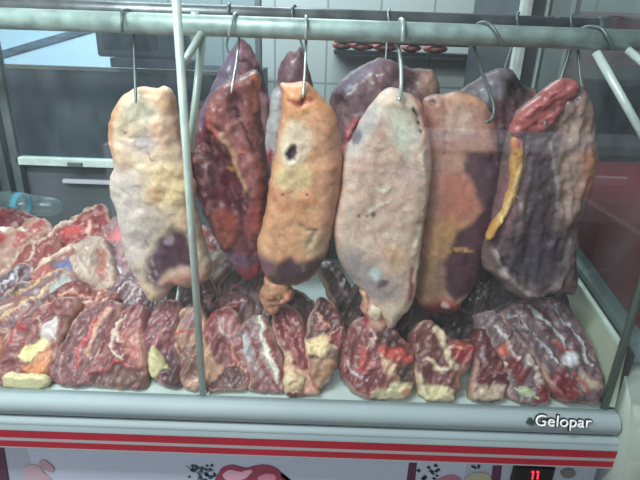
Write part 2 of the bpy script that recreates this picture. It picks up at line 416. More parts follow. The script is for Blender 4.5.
# thermometer
th = bx('thermometer', (atY(512, 470, .728).x, atY(554, 470, .728).x, .722, .731, atY(530, 487, .728).z, atY(530, 466.5, .724).z), mat('black_plastic', (20, 20, 26), .25), case, .004)
DIG = mat('red_digits', (255, 40, 60), emit=2.5)
bm = bmesh.new()
for x0 in (532, 537):
    a = atY(x0+1.5, 471.5, .7212); b = atY(x0+.4, 479, .7212)
    tube(bm, [a, b], .0013, 6)
    tube(bm, [a, a+Vector((-.0035, 0, -.002))], .0011, 6)
d_ = link('digits', bm, DIG); d_.parent = th
bm = bmesh.new(); c0 = atY(568, 473, .727)
bmesh.ops.create_cone(bm, cap_ends=True, segments=28, radius1=.0135, radius2=.0135, depth=.006, matrix=Matrix.Translation(c0) @ Matrix.Rotation(R(90), 4, 'X') @ Matrix.Scale(.8, 4, (0, 1, 0)))
link('button', bm, mat('olive_button', (120, 122, 116), .3, .5), case)
# lettering on the ledge
def text(name, s, size, loc, m, off, ext, parent):
    cu = bpy.data.curves.new(name, 'FONT'); cu.body = s; cu.size = size; cu.extrude = ext; cu.offset = off; cu.space_character = 1.02
    o = bpy.data.objects.new(name, cu); COL.objects.link(o)
    bpy.context.view_layer.update()
    dg = bpy.context.evaluated_depsgraph_get()
    me = bpy.data.meshes.new_from_object(o.evaluated_get(dg)); bpy.data.objects.remove(o)
    o = bpy.data.objects.new(name, me); COL.objects.link(o); me.materials.clear(); me.materials.append(m)
    o.rotation_euler = (R(76), 0, 0); o.location = Vector(loc)-parent.location; o.parent = parent
    return o
LP = atY(535, 425, .6955)
text('lettering_outline', 'Gelopar', .0295, LP+Vector((-.002, 0, 0)), mat('letter_dark', (26, 30, 34), .4), .0016, .0012, case)
text('lettering', 'Gelopar', .0295, LP+Vector((-.002, -.0016, 0)), mat('letter_white', (236, 240, 238), .3), -.0001, .0012, case)
bm = bmesh.new()
for (dx, dz, r_) in ((-.0085, .010, .0052), (-.0045, .0045, .0048), (-.012, .0055, .003)):
    bmesh.ops.create_cone(bm, cap_ends=True, segments=20, radius1=r_, radius2=r_*.8, depth=.0025, matrix=Matrix.Translation(LP+Vector((dx-.002, -.0005, dz))) @ Matrix.Rotation(R(76), 4, 'X'))
link('emblem', bm, mat('emblem_dark', (52, 70, 68), .4), case)
# end cap (moulded plastic side, reaches forward)
bm = bmesh.new()
pr = [(.668, -.90), (.66, -.74), (.664, -.66), (.68, -.60), (.705, -.565), (.735, -.535), (.76, -.515), (.76, -.90)]
a = [bm.verts.new((.545, y, Z+z)) for y, z in pr]; b = [bm.verts.new((.62, y-.004, Z+z)) for y, z in pr]; n = len(pr)
for i in range(n): bm.faces.new((a[i], a[(i+1) % n], b[(i+1) % n], b[i]))
bm.faces.new(a[::-1]); bm.faces.new(b)
bmesh.ops.bevel(bm, geom=[e for e in bm.edges], offset=.008, segments=3, affect='EDGES', clamp_overlap=True)
link('end_cap', bm, mat('grey_plastic', (132, 142, 136), .45, noise_amt=.04, nscale=5), case, smooth=True)
# inner end wall, its rim and the dark strip in the slot
def quad_wall(name, x0, x1, pts, m):
    bm = bmesh.new(); a = [bm.verts.new((x0, y, Z+z)) for y, z in pts]; b = [bm.verts.new((x1, y, Z+z)) for y, z in pts]; n = len(pts)
    for i in range(n): bm.faces.new((a[i], a[(i+1) % n], b[(i+1) % n], b[i]))
    bm.faces.new(a[::-1]); bm.faces.new(b); return link(name, bm, m, case)
quad_wall('end_liner', .530, .542, [(.73, -.60), (.745, -.484), (1.38, -.36), (1.38, -.60)], CREAM)
quad_wall('liner_rim', .5285, .536, [(.742, -.486), (.742, -.480), (1.38, -.356), (1.38, -.363)], ALU)
quad_wall('slot_strip', .542, .552, [(.735, -.49), (1.38, -.366), (1.38, -.5), (.735, -.63)], mat('slot_dark', (44, 52, 50), .6))
quad_wall('end_rim', .552, .60, [(.80, -.485), (.79, -.50), (.735, -.56), (.735, -.62), (1.38, -.62), (1.38, -.365), (.84, -.478)], LEDGE)
# rails
rail_r = .0150
zr = Z+.0115
tb('front_rail', [(-.75, .81, zr), (.72, .81, zr)], rail_r, STEEL, case, 24)
zr2 = Z+.0405
tb('rear_rail', [(-1.25, 1.13, zr2), (.555, 1.13, zr2)], .0158, mat('rear_steel', (140, 146, 150), .4, .55, noise_amt=.25, nscale=20), case, 20)
tb('rail_cap', [(.553, 1.13, zr2), (.575, 1.13, zr2-.002)], .0195, DSTEEL, case)
tb('rail_bracket', [(-.197, .81, Z+.03), (-.197, .812, Z-.012)], .006, ALU, case)
tb('rail_bracket', [(.47, 1.13, zr2-.018), (.52, .98, Z-.0), (.60, .85, Z+.0)], .006, ALU, case)
tb('strut', [atY(203, 33, .806), atY(190, 152, .742)], .0056, ALU, case)
tb('strut', [atY(201, 34, .800), atY(181, 68, .742)], .0056, ALU, case)
tb('strut', [atY(596, 52, .806), atY(650, 148, .742)], .0062, ALU, case)
tb('strut', [atY(628, 50, .80), atY(668, 84, .742)], .0056, ALU, case)
# glass post and panes
tb('glass_post', [(-.2018, .7315, DECK-.004), (-.2018, .7315, Z+.25)], .0062, ALU, case)
tb('end_post', [(.524, .7315, DECK-.004), (.524, .7315, Z+.25)], .0068, mat('green_steel', (120, 136, 126), .35, .5), case)
bx('post_foot', (-.214, -.190, .724, .74, DECK-.004, DECK+.006), ALU, case, .002)
PANE = glass_mat('case_glass', (.93, .96, .96, 1), .012)
SIDEG = glass_mat('side_glass', (.78, .84, .82, 1), .05)
bm = bmesh.new(); box(bm, -1.3, -.203, GLASS-.005, GLASS, DECK-.004, Z+.25); link('glass_pane', bm, PANE, case)
bm = bmesh.new(); box(bm, -.201, .54, GLASS-.005, GLASS, DECK-.004, Z+.25); link('glass_pane', bm, PANE, case)
bm = bmesh.new(); box(bm, .545, .549, .735, 1.37, Z-.49, Z+.15); link('side_pane', bm, SIDEG, case)
# rear frame, doors
bx('rear_sill', (-.845, .50, 1.345, 1.37, Z-.352, Z-.330), ALU, case, .003)
bx('rear_handle', (-.70, -.66, 1.337, 1.345, Z-.35, Z-.338), DSTEEL, case, .002)
bx('rear_sill', (-.90, .50, 1.36, 1.375, DECK, DECK+.02), DSTEEL, case)
GREYP = mat('grey_back_panel', (88, 92, 98), .35, noise_amt=.25, nscale=5)
bx('rear_panel', (-1.3, .53, 1.372, 1.385, DECK+.02, Z-.352), GREYP, case)
bx('shelf_edge', (-.73, .3, 1.355, 1.37, Z-.403, Z-.392), mat('label_strip', (190, 186, 196), .4), case, .002)
for x0, x1, m_ in ((-.858, -.836, DSTEEL), (-.90, -.875, DSTEEL), (.472, .487, ALU), (.545, .56, DSTEEL), (-.18, -.165, DSTEEL)):
    bx('rear_post', (x0, x1, 1.345, 1.368, DECK, Z+.3), m_, case, .002)
bm = bmesh.new(); box(bm, -.836, -.18, 1.355, 1.359, Z-.33, Z+.3); link('rear_door_glass', bm, glass_mat('rear_glass', (.82, .88, .9, 1), .04), case)
bx('side_stile', (-.93, -.90, 1.30, 1.36, DECK, Z+.1), DSTEEL, case)
# ------------------------------------------------------------------ surroundings
# dark counter with white-blue lid beyond the rear door
fz = empty('chest_freezer', (-1.1, 2.5, 0), 'dark grey chest freezer seen through the rear glass, pale blue lid with dark seam', 'freezer')
bx('body', (-2.3, -.32, 2.3, 2.9, 0, atY(60, 68, 2.3).z), mat('freezer_body', (66, 76, 92), .5, noise_amt=.5, nscale=5), fz)  # strong colour noise stands in for mottled reflections
bx('edge_trim', (-2.3, -.32, 2.28, 2.31, atY(60, 70, 2.28).z, atY(60, 66, 2.28).z), mat('tan_trim', (140, 134, 124), .5), fz)
LID = mat('pale_blue_lid', (196, 220, 236), .3)
bm = bmesh.new()
zl = atY(60, 67, 2.32).z
vs_ = [(-2.3, 2.32, zl), (-.8, 2.32, zl), (-.8, 2.95, zl+.30), (-2.3, 2.95, zl+.30)]
a = [bm.verts.new(v) for v in vs_]; b = [bm.verts.new((x, y, z-.02)) for x, y, z in vs_]
bm.faces.new(a); bm.faces.new(b[::-1])
for i in range(4): bm.faces.new((a[i], b[i], b[(i+1) % 4], a[(i+1) % 4]))
link('lid', bm, LID, fz)
# lid seam follows the lid's slope
lp = Vector((0, 2.32, zl+.004)); ln = Vector((0, -.30, .63)).normalized()
q = [atP(x, y, lp, ln) for x, y in ((-30, 61), (-30, 68), (98, 31), (94, 25))]
bm = bmesh.new(); a = [bm.verts.new(v) for v in q]; b = [bm.verts.new(v+ln*.006) for v in q]
bm.faces.new(a); bm.faces.new(b[::-1])
for i in range(4): bm.faces.new((a[i], b[i], b[(i+1) % 4], a[(i+1) % 4]))
link('seam', bm, mat('lid_seam', (84, 108, 126), .5, noise_amt=.4, nscale=30), fz)
sc = empty('counter_scale', atY(140, 58, 2.2), 'dark blue-grey weighing scale standing on the freezer behind the rear glass', 'scale')
p1 = atY(97, 54, 2.2); p2 = atY(186, 28, 2.2)
bx('body', (p1.x, p2.x, 2.2, 2.28, p1.z-.01, p2.z), mat('scale_body', (58, 70, 86), .4, noise_amt=.2, nscale=20), sc, .012)
bx('display', (p1.x+.03, p2.x-.12, 2.194, 2.2, p1.z+.02, p2.z-.02), mat('scale_display', (40, 50, 62), .2), sc, .002)
bx('base', (p1.x+.05, p2.x+.02, 2.2, 2.29, p1.z-.05, p1.z-.012), mat('scale_body', (58, 70, 86)), sc, .004)
# cold-room door right rear
cr = empty('steel_cabinet', (.85, 2.2, 0), 'tall grey steel cabinet against the back wall, right of the tiles', 'cabinet')
x0 = atY(514, 60, 1.95).x; x1 = atY(570, 60, 1.95).x
bx('body', (x0, x1, 1.95, 2.6, 0, 2.2), mat('cabinet_steel', (84, 92, 98), .38, .3, noise_amt=.2, nscale=3), cr)
for i, (xa, w_) in enumerate(((x0+.012, .016), (x0+.08, .022), (x0+.17, .008))):
    bx('edge_strip', (xa, xa+w_, 1.935, 1.95, .1, 2.15), ALU, cr)
rc = empty('red_cooler', (1.2, 1.9, 0), 'tall red cooler standing right of the case, behind its end glass', 'cooler')
REDM = mat('cooler_red', (118, 32, 46), .4, noise_amt=.2, nscale=4)
bx('body', (x1+.01, 2.1, 2.0, 2.6, 0, atY(600, 12, 2.0).z), REDM, rc)
bx('door_frame', (atY(592, 60, 1.99).x, 2.0, 1.97, 2.0, Z-.52, Z-.06), mat('cooler_grey', (66, 64, 70), .4), rc, .01)
bx('top_edge', (x1+.01, 2.1, 1.98, 2.0, atY(600, 16, 1.99).z, atY(600, 12, 1.99).z), mat('cooler_pink', (140, 84, 94), .4), rc)
rb = bx('red_crate', (.64, 1.2, .86, 1.62, .0, Z-.34), mat('crate_red', (166, 42, 58), .5, noise_amt=.08, nscale=3), None, .015)
tag(rb, 'low red cabinet standing close against the right end of the case', 'cabinet')
# far rack with small meat strips
rk = empty('meat_rack', (.2, 2.4, 0), 'dark wall rack with raw meat strips far behind the steel rails', 'rack')
pa = atY(334, 52, 2.9); pb = atY(500, 60, 2.9)
bx('shelf', (pa.x, pb.x, 2.8, 3.09, atY(400, 52, 2.9).z-.02, atY(400, 52, 2.9).z), mat('rack_dark', (40, 44, 50), .4), rk)
bx('top_bar', (pa.x, pb.x, 2.84, 2.87, atY(400, 42, 2.85).z-.015, atY(400, 42, 2.85).z), mat('rack_dark', (40, 44, 50)), rk)
for i, px in enumerate((342, 362, 386, 412, 436)):
    zt = atY(400, 52, 2.9).z
    bm = bmesh.new(); c = atY(px, 48, 2.9)
    bmesh.ops.create_icosphere(bm, subdivisions=3, radius=1, matrix=Matrix.Translation((c.x, 2.92, zt+.024)) @ Matrix.Diagonal((.055+.012*(i % 3), .06, .024, 1)))
    for v in bm.verts: v.co += Vector((0, 0, .006*noise.noise(v.co*25)))
    o = link('meat_strip', bm, mat('far_meat', (150, 62, 66), .5, noise_amt=.4, nscale=30, dark=(200, 150, 140)), None, True, origin=Vector((c.x, 2.92, zt)))
    tag(o, 'small raw meat piece far behind the rails on the dark wall rack', 'meat', 'meat pieces on the far rack')
# pedestal and counter added out of view, for pale reflections in the panes
pw = bx('reflection_pedestal', (-.84, -.66, -.6, -.45, 0, 1.05), mat('reflection_white', (226, 222, 236), .5), None, .006)
tag(pw, 'unseen white pedestal added in the aisle to mirror as a pale upright band in the left pane', 'pedestal')
pt = empty('reflection_counter', (.85, -.6, 0), 'unseen pale low counter added in the aisle to mirror in the right pane', 'counter')
bx('counter_top', (.33, 1.35, -.8, -.5, 1.06, 1.10), mat('reflection_white', (226, 222, 236)), pt, .005)
bx('front_board', (.36, 1.32, -.54, -.52, .78, 1.06), mat('reflection_grey', (180, 180, 180), .5), pt)
for lx in (.4, 1.22): bx('leg', (lx, lx+.05, -.75, -.7, 0, 1.06), DSTEEL, pt)
# bottle
bt = empty('plastic_bottle', atY(20, 222, 1.22), 'clear plastic bottle with a blue ring lying behind the meat pile', 'bottle')
BG = glass_mat('bottle_plastic', (.80, .88, .87, 1), .10, 1.5, .05)
b0 = atY(-25, 203, 1.22); b1 = atY(62, 207, 1.20); ax = b1-b0
rr = [.0, .026, .032, .034, .034, .032, .034, .034, .033, .034, .030, .026, .027, .022, .012, 0.0005]
tt = [0, .0, .04, .1, .2, .24, .28, .42, .46, .5, .62, .7, .76, .92, .985, 1]
bm = bmesh.new(); tube(bm, [b0+ax*t for t in tt], [max(r_, .0005) for r_ in rr], 24, False)
link('bottle_body', bm, BG, bt, True)
bm = bmesh.new(); tube(bm, [b0+ax*.50, b0+ax*.505, b0+ax*.565, b0+ax*.57], [.030, .0335, .0315, .029], 24, False)
link('blue_ring', bm, mat('blue_ring', (60, 170, 200), .4), bt, True)
# ------------------------------------------------------------------ hooks
def hook(pts, Ys, rad=.0022, m=None, label='', kindgroup=None):
    P = [atY(x, y, Y_) for (x, y), Y_ in zip(pts, Ys)]
    P = spl(P, 6); org = P[-1].copy(); bm = bmesh.new(); tube(bm, P, [rad]*(len(P)-2)+[rad*.7, rad*.25], 10)
    o = link('meat_hook', bm, m or HOOK, None, True, origin=org)
    return tag(o, label, 'hook', kindgroup)
def rail_hook(xt, shank, ye, label, m=None, lean=0, rad=.0023, Ym=.785):
    """S hook: up over the front rail and down behind it, then the shank and the point in the meat"""
    yt = 30+(xt-320)*.035
    x2 = shank[0][0]
    top = [(xt+lean*2, yt+9), (xt+lean*1.2, yt-3), (xt+lean*.3, yt-11.5), ((xt+x2)/2, yt-13), (x2+1, yt-8), (x2+.5, yt+4)]
    Ys = [.788, .787, .797, .812, .83, .8345]
    n = len(shank)
    ys2 = [.8335+(Ym-.8335)*((i+1)/n)**1.5 for i in range(n)]
    return hook(top+shank, Ys+ys2, rad, m, label, 'steel hooks over the front rail')
G1 = 'beef cuts on the front rail'; G2 = 'beef cuts on the rear rail'; G3 = 'beef pieces in the front row on the deck'; G4 = 'beef pieces piled at the left'; G5 = 'beef pieces lying behind the front row'
YF = .832
rail_hook(122, [(134, 42), (135, 75), (136, 103)], 0, 'meat hook holding the leftmost hanging cut', HOOKD)
rail_hook(235, [(239, 42), (236, 65), (231, 94)], 0, 'bright meat hook piercing the dark red hanging cut', lean=-3)
rail_hook(306, [(306, 42), (305, 70), (303, 98)], 0, 'meat hook piercing the orange hanging cut with the oval hole')
rail_hook(403, [(398, 44), (401, 66), (401, 88), (399, 101)], 0, 'thick bright hook holding the large white hanging cut', rad=.0034)
rail_hook(487, [(474, 46), (482, 72), (490, 92), (494, 108), (492, 119), (486, 123)], 0, 'bent wire hook curling into the tan cut right of the white one', HOOKD, lean=8, rad=.0026)
rail_hook(598, [(578, 52), (580, 75), (583, 98), (581, 116)], 0, 'rightmost hook on the front rail, curving over it', HOOKD, lean=8, rad=.0026)
def rear_hook(xt, pts, label, m=HOOKD, rad=.0026):
    yt = 17+(xt-320)*.033
    top = [(xt, yt+3), (xt-1, yt-7), (xt+1, yt-10.5), (pts[0][0], yt-8), (pts[0][0]+1, yt+4)]
    Ys = [1.105, 1.108, 1.13, 1.152, 1.158]; n = len(pts)
    return hook(top+pts, Ys+[1.156-.075*((i+1)/n)**1.4 for i in range(n)], rad, m, label, 'hooks over the rear rail')
rear_hook(229, [(230, 30), (227, 42), (228, 50), (233, 55), (238, 50)], 'curled dark hook behind the dark red cut')
rear_hook(293, [(296, 28), (302, 45), (305, 60)], 'dark slanting hook behind the orange cut')
rear_hook(389, [(387, 32), (386, 55), (383, 80)], 'thin hook on the rear rail behind the white cut', HOOK, .0018)
rear_hook(518, [(514, 40), (507, 62), (501, 86)], 'dark hook holding the grey-purple cut at right')
rear_hook(572, [(570, 50), (564, 70), (560, 84)], 'dark slanting hook nearest the end of the rear rail')
# ------------------------------------------------------------------ rear hanging cuts
def T(o, label, group): return tag(o, label, 'meat', group)
T(slab('hanging_beef_cut', [(236, 44), (243, 38), (250, 46), (258, 60), (264, 78), (268, 95), (270, 115), (268, 150), (262, 200), (240, 220), (215, 190), (200, 160), (198, 130), (203, 108), (211, 88), (222, 66)],
  ((118, 78, 92), (140, 98, 108)), [('p', (110, 100, 124), 5, 0, [(196, 130), (204, 105), (222, 66), (236, 46), (244, 60), (230, 85), (215, 110), (205, 140)]), ('b', (70, 34, 46), (262, 80, 3, 14, -15), 0), ('s', (80, 48, 58), 1.5, -.001, [(240, 60), (252, 62), (258, 72)]),
   ('p', (190, 130, 140), 4, 0, [(262, 95), (270, 100), (268, 130), (260, 130)])], thr=.35, Y=1.08, T=.03, w=22, streak=60), 'dark purple pointed cut hanging behind the dark red one', G2)
T(slab('hanging_beef_cut', [(301, 46), (296, 52), (290, 51), (284, 57), (279, 67), (277, 82), (271, 94), (269, 110), (265, 122), (262, 138), (264, 155), (272, 180), (290, 200), (310, 180), (322, 140), (320, 105), (313, 84), (308, 65)],
  ((136, 100, 108), (110, 78, 88)), [('p', (206, 204, 204), 4, .003, [(272, 92), (280, 85), (283, 120), (278, 160), (262, 165), (262, 128)]), ('b', (190, 70, 80), (271, 154, 3, 9, 0), 0), ('s', (92, 58, 70), 1.4, -.001, [(287, 54), (284, 66), (280, 74)])], thr=.35, Y=1.08, T=.028, w=18, streak=70), 'narrow pale and purple cut hanging behind the orange one', G2)
T(slab('hanging_beef_cut', [(330, 98), (336, 86), (346, 76), (362, 65), (380, 58), (392, 60), (406, 67), (420, 69), (431, 69), (437, 77), (440, 92), (442, 120), (436, 170), (410, 215), (375, 225), (352, 200), (342, 170), (338, 140), (333, 118)],
  ((132, 104, 110), (108, 78, 86)), [('p', (122, 116, 138), 5, 0, [(333, 92), (346, 77), (365, 64), (378, 60), (368, 72), (350, 86), (338, 98)]), ('p', (58, 42, 46), 5, -.002, [(392, 66), (406, 68), (420, 72), (416, 86), (402, 90), (390, 78)]),
   ('p', (176, 136, 120), 5, .002, [(418, 70), (432, 69), (439, 80), (440, 110), (424, 100), (414, 88)]), ('p', (60, 34, 40), 3, 0, [(331, 92), (344, 88), (346, 98), (336, 106)]),
   ('s', (204, 78, 88), 3.2, .006, [(355, 118), (349, 126), (346, 138), (344, 152)]), ('s', (226, 150, 150), 1.2, .004, [(352, 120), (347, 132), (344, 148)])], thr=.4, Y=1.07, T=.04, w=28, streak=50, amp=.004), 'broad grey-purple cut with a red frilled edge hanging behind the white one', G2)
o = slab('hanging_beef_cut', [(456, 98), (464, 88), (476, 79), (489, 71), (502, 67), (512, 70), (518, 78), (526, 87), (541, 92), (546, 105), (540, 140), (526, 190), (512, 235), (504, 262), (500, 290), (494, 304), (480, 308), (468, 300), (462, 280), (462, 220), (458, 150)],
  ((112, 80, 84), (84, 56, 64)), [('p', (132, 130, 142), 6, 0, [(456, 98), (476, 80), (500, 68), (508, 74), (500, 92), (478, 104), (462, 112)]), ('p', (46, 36, 40), 6, -.003, [(496, 76), (508, 72), (520, 80), (526, 90), (514, 96), (500, 92)]),
   ('p', (78, 42, 50), 8, 0, [(462, 230), (512, 230), (500, 305), (468, 305)]), ('s', (170, 140, 140), 1.8, .001, [(497, 288), (493, 296), (490, 304)])], thr=.35, Y=1.04, T=.04, w=24, streak=85, amp=.004)
T(o, 'grey-topped dark brown cut hanging behind the tan one, second from right at rear', G2)
# ------------------------------------------------------------------ front hanging cuts
H1 = slab('hanging_beef_cut', [(120, 98), (127, 92), (135, 88), (146, 86), (158, 88), (165, 86), (172, 90), (176, 102), (179, 118), (182, 138), (187, 155), (193, 172), (196, 188), (194, 204), (199, 218), (203, 236), (208, 252), (212, 268), (208, 280), (196, 284), (186, 286), (176, 284), (168, 292), (156, 300), (146, 292), (138, 278), (130, 262), (124, 245), (120, 225), (117, 208), (112, 194), (111, 178), (115, 163), (111, 145), (110, 128), (113, 112)],
  ((236, 204, 176), (222, 186, 154)), [('p', (228, 178, 142), 5, .001, [(140, 86), (166, 85), (176, 100), (180, 130), (170, 110), (155, 96)]), ('s', (214, 150, 108), 3.5, .001, [(121, 108), (117, 122), (117, 140), (120, 152)]),
   ('p', (216, 202, 180), 7, 0, [(132, 95), (150, 94), (160, 110), (158, 125), (140, 125), (130, 112)]), ('b', (186, 166, 158), (150, 140, 11, 13, 20), -.002), ('b', (228, 180, 156), (166, 130, 9, 14, -25), .004),
   ('s', (140, 90, 84), .8, -.002, [(128, 128), (136, 134), (140, 140)]), ('s', (150, 96, 84), .8, -.002, [(153, 150), (158, 156), (156, 162)]), ('b', (120, 56, 50), (157, 172, 1.6, 2.2, 0), -.002),
   ('p', (224, 192, 146), 8, .003, [(148, 166), (160, 160), (184, 158), (196, 180), (196, 200), (186, 206), (168, 202), (152, 196), (148, 182)]), ('b', (220, 168, 126), (160, 190, 9, 8, 0), .003),
   ('p', (214, 196, 190), 8, .001, [(112, 166), (146, 170), (150, 205), (148, 250), (140, 270), (128, 255), (118, 215)]), ('p', (178, 160, 150), 8, 0, [(148, 200), (175, 206), (172, 224), (160, 236), (150, 240)]),
   ('p', (84, 46, 60), 4, -.004, [(160, 240), (166, 232), (178, 224), (190, 228), (197, 246), (205, 262), (188, 262), (168, 268), (160, 284), (150, 270), (154, 252)]), ('b', (150, 120, 134), (173, 236, 5, 6, 45), .002),
   ('p', (176, 128, 116), 3, .004, [(160, 276), (172, 268), (190, 262), (206, 262), (213, 270), (208, 282), (184, 288), (172, 284)]), ('s', (206, 120, 110), 1.4, .001, [(170, 274), (188, 270), (206, 268)]),
   ('s', (206, 196, 176), 4, .003, [(193, 200), (199, 222), (204, 240), (209, 258)]), ('s', (170, 150, 150), 1.2, .001, [(150, 232), (156, 250), (160, 268)]), ('s', (196, 176, 170), 1, .001, [(146, 225), (150, 250), (156, 275)])],
  Y=YF, T=.03, w=15, amp=.003, warp=1.6, m=FATM, ridge=.6, thr=.3)
T(H1, 'yellowish white fatty beef cut, leftmost on the front rail', G1)
H2 = slab('hanging_beef_cut', [(234, 80), (240, 76), (248, 72), (256, 70), (261, 76), (260, 95), (262, 120), (266, 150), (269, 175), (269, 195), (267, 225), (264, 250), (264, 268), (256, 278), (245, 277), (234, 268), (225, 252), (214, 235), (205, 215), (197, 195), (192, 172), (190, 150), (193, 130), (200, 112), (208, 97), (218, 87), (226, 82)],
  ((100, 42, 54), (82, 34, 46)), [('p', (116, 104, 124), 4, 0, [(192, 132), (204, 104), (216, 90), (212, 104), (203, 122), (196, 140)]),
   ('p', (182, 112, 108), 3, .009, [(228, 82), (240, 76), (250, 74), (256, 80), (255, 108), (253, 130), (260, 160), (264, 185), (262, 205), (252, 190), (242, 165), (238, 148), (226, 130), (212, 116), (208, 104), (216, 94)]),
   ('p', (112, 56, 62), 3, -.003, [(232, 88), (242, 84), (246, 100), (240, 118), (232, 108)]), ('s', (226, 138, 104), 2.6, .004, [(244, 74), (254, 71), (259, 78), (258, 94), (257, 108)]),
   ('s', (190, 96, 92), 3, .005, [(210, 112), (214, 122), (218, 130), (223, 134)]), ('s', (214, 164, 132), 3, .004, [(226, 132), (234, 144), (238, 152), (243, 170), (250, 184)]), ('b', (226, 140, 116), (244, 147, 4, 2.5, 20), .002),
   ('s', (70, 30, 40), 1.5, -.005, [(236, 104), (244, 118), (250, 128), (256, 150)]), ('b', (176, 118, 60), (236, 164, 6, 2.5, 0), 0), ('b', (150, 70, 58), (229, 222, 13, 20, -15), .005), ('b', (170, 84, 84), (254, 215, 8, 18, 10), .002),
   ('p', (146, 44, 62), 5, 0, [(232, 246), (264, 246), (264, 280), (240, 280)]), ('p', (110, 84, 108), 5, 0, [(222, 248), (264, 248), (264, 258), (228, 260)])],
  Y=YF+.032, T=.03, w=15, amp=.004, thr=.4, streak=75)
T(H2, 'dark red lean cut with a folded flap, second from left on the front rail', G1)
H3 = slab('hanging_beef_cut', [(280, 84), (283, 82), (290, 83), (300, 81), (309, 83), (318, 92), (326, 101), (333, 109), (339, 122), (341, 140), (343, 160), (341, 185), (338, 205), (334, 225), (329, 245), (323, 262), (314, 275), (305, 281), (296, 283), (284, 283), (272, 282), (266, 276), (262, 266), (257, 254), (258, 238), (263, 222), (267, 200), (269, 180), (273, 162), (276, 144), (280, 122), (281, 106), (282, 92)],
  ((232, 176, 136), (220, 154, 116)), [('p', (232, 156, 110), 6, .001, [(281, 84), (308, 82), (326, 100), (338, 120), (330, 120), (312, 106), (296, 112), (283, 108)]), ('b', (232, 208, 184), (296, 140, 17, 22, 15), .001), ('b', (228, 196, 150), (296, 172, 20, 14, 0), .001),
   ('p', (196, 136, 112), 8, 0, [(322, 110), (341, 140), (343, 180), (336, 225), (322, 225), (318, 180), (322, 150)]), ('s', (208, 140, 104), 4, -.001, [(268, 184), (284, 204), (300, 200), (318, 196)]),
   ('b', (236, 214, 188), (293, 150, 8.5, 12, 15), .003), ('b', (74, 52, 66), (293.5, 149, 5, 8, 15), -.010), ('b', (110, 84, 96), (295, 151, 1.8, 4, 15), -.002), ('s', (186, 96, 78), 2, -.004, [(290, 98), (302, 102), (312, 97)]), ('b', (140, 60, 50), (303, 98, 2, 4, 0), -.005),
   ('b', (110, 60, 52), (285, 188, 1.2, 1.5, 0), -.001), ('b', (110, 60, 52), (309, 189, 1.2, 1.5, 0), -.001),
   ('s', (150, 118, 90), 1.6, -.003, [(302, 218), (308, 224), (316, 222), (312, 232), (308, 240)]), ('p', (196, 164, 132), 6, 0, [(306, 225), (332, 222), (326, 256), (312, 256), (304, 244)]),
   ('p', (126, 86, 100), 4, -.001, [(256, 250), (268, 250), (284, 256), (272, 270), (262, 268)]), ('s', (186, 70, 90), 1.6, 0, [(257, 248), (262, 264), (268, 275)]),
   ('p', (76, 46, 56), 3, -.004, [(283, 254), (292, 249), (300, 256), (312, 253), (323, 250), (322, 262), (312, 273), (300, 279), (285, 281), (271, 278), (268, 270), (276, 266)]), ('s', (136, 110, 108), .9, 0, [(292, 250), (302, 258), (306, 268)]),
   ('s', (206, 150, 112), 1.6, .001, [(268, 281), (285, 283), (300, 282), (312, 276), (326, 258)])],
  Y=YF, T=.036, w=17, amp=.0022, warp=1.6, m=FATM, ridge=.6, thr=.3)
T(H3, 'orange fatty beef cut with a dark oval hole and a lumpy tail', G1)
slab('fat_tail', [(267, 278), (276, 280), (286, 282), (288, 288), (292, 292), (290, 298), (283, 301), (278, 309), (270, 311), (264, 303), (262, 293), (266, 286)],
  ((206, 150, 116), (184, 124, 96)), [('s', (130, 80, 64), 1, -.004, [(264, 294), (274, 295), (286, 291)]), ('s', (140, 90, 70), 1, -.003, [(268, 303), (276, 301), (283, 301)]), ('b', (210, 130, 112), (288, 294, 4, 4, 0), .004)], Y=YF-.006, T=.022, w=9, grow=2.5, parent=H3, m=FATM, amp=.005, step=2)
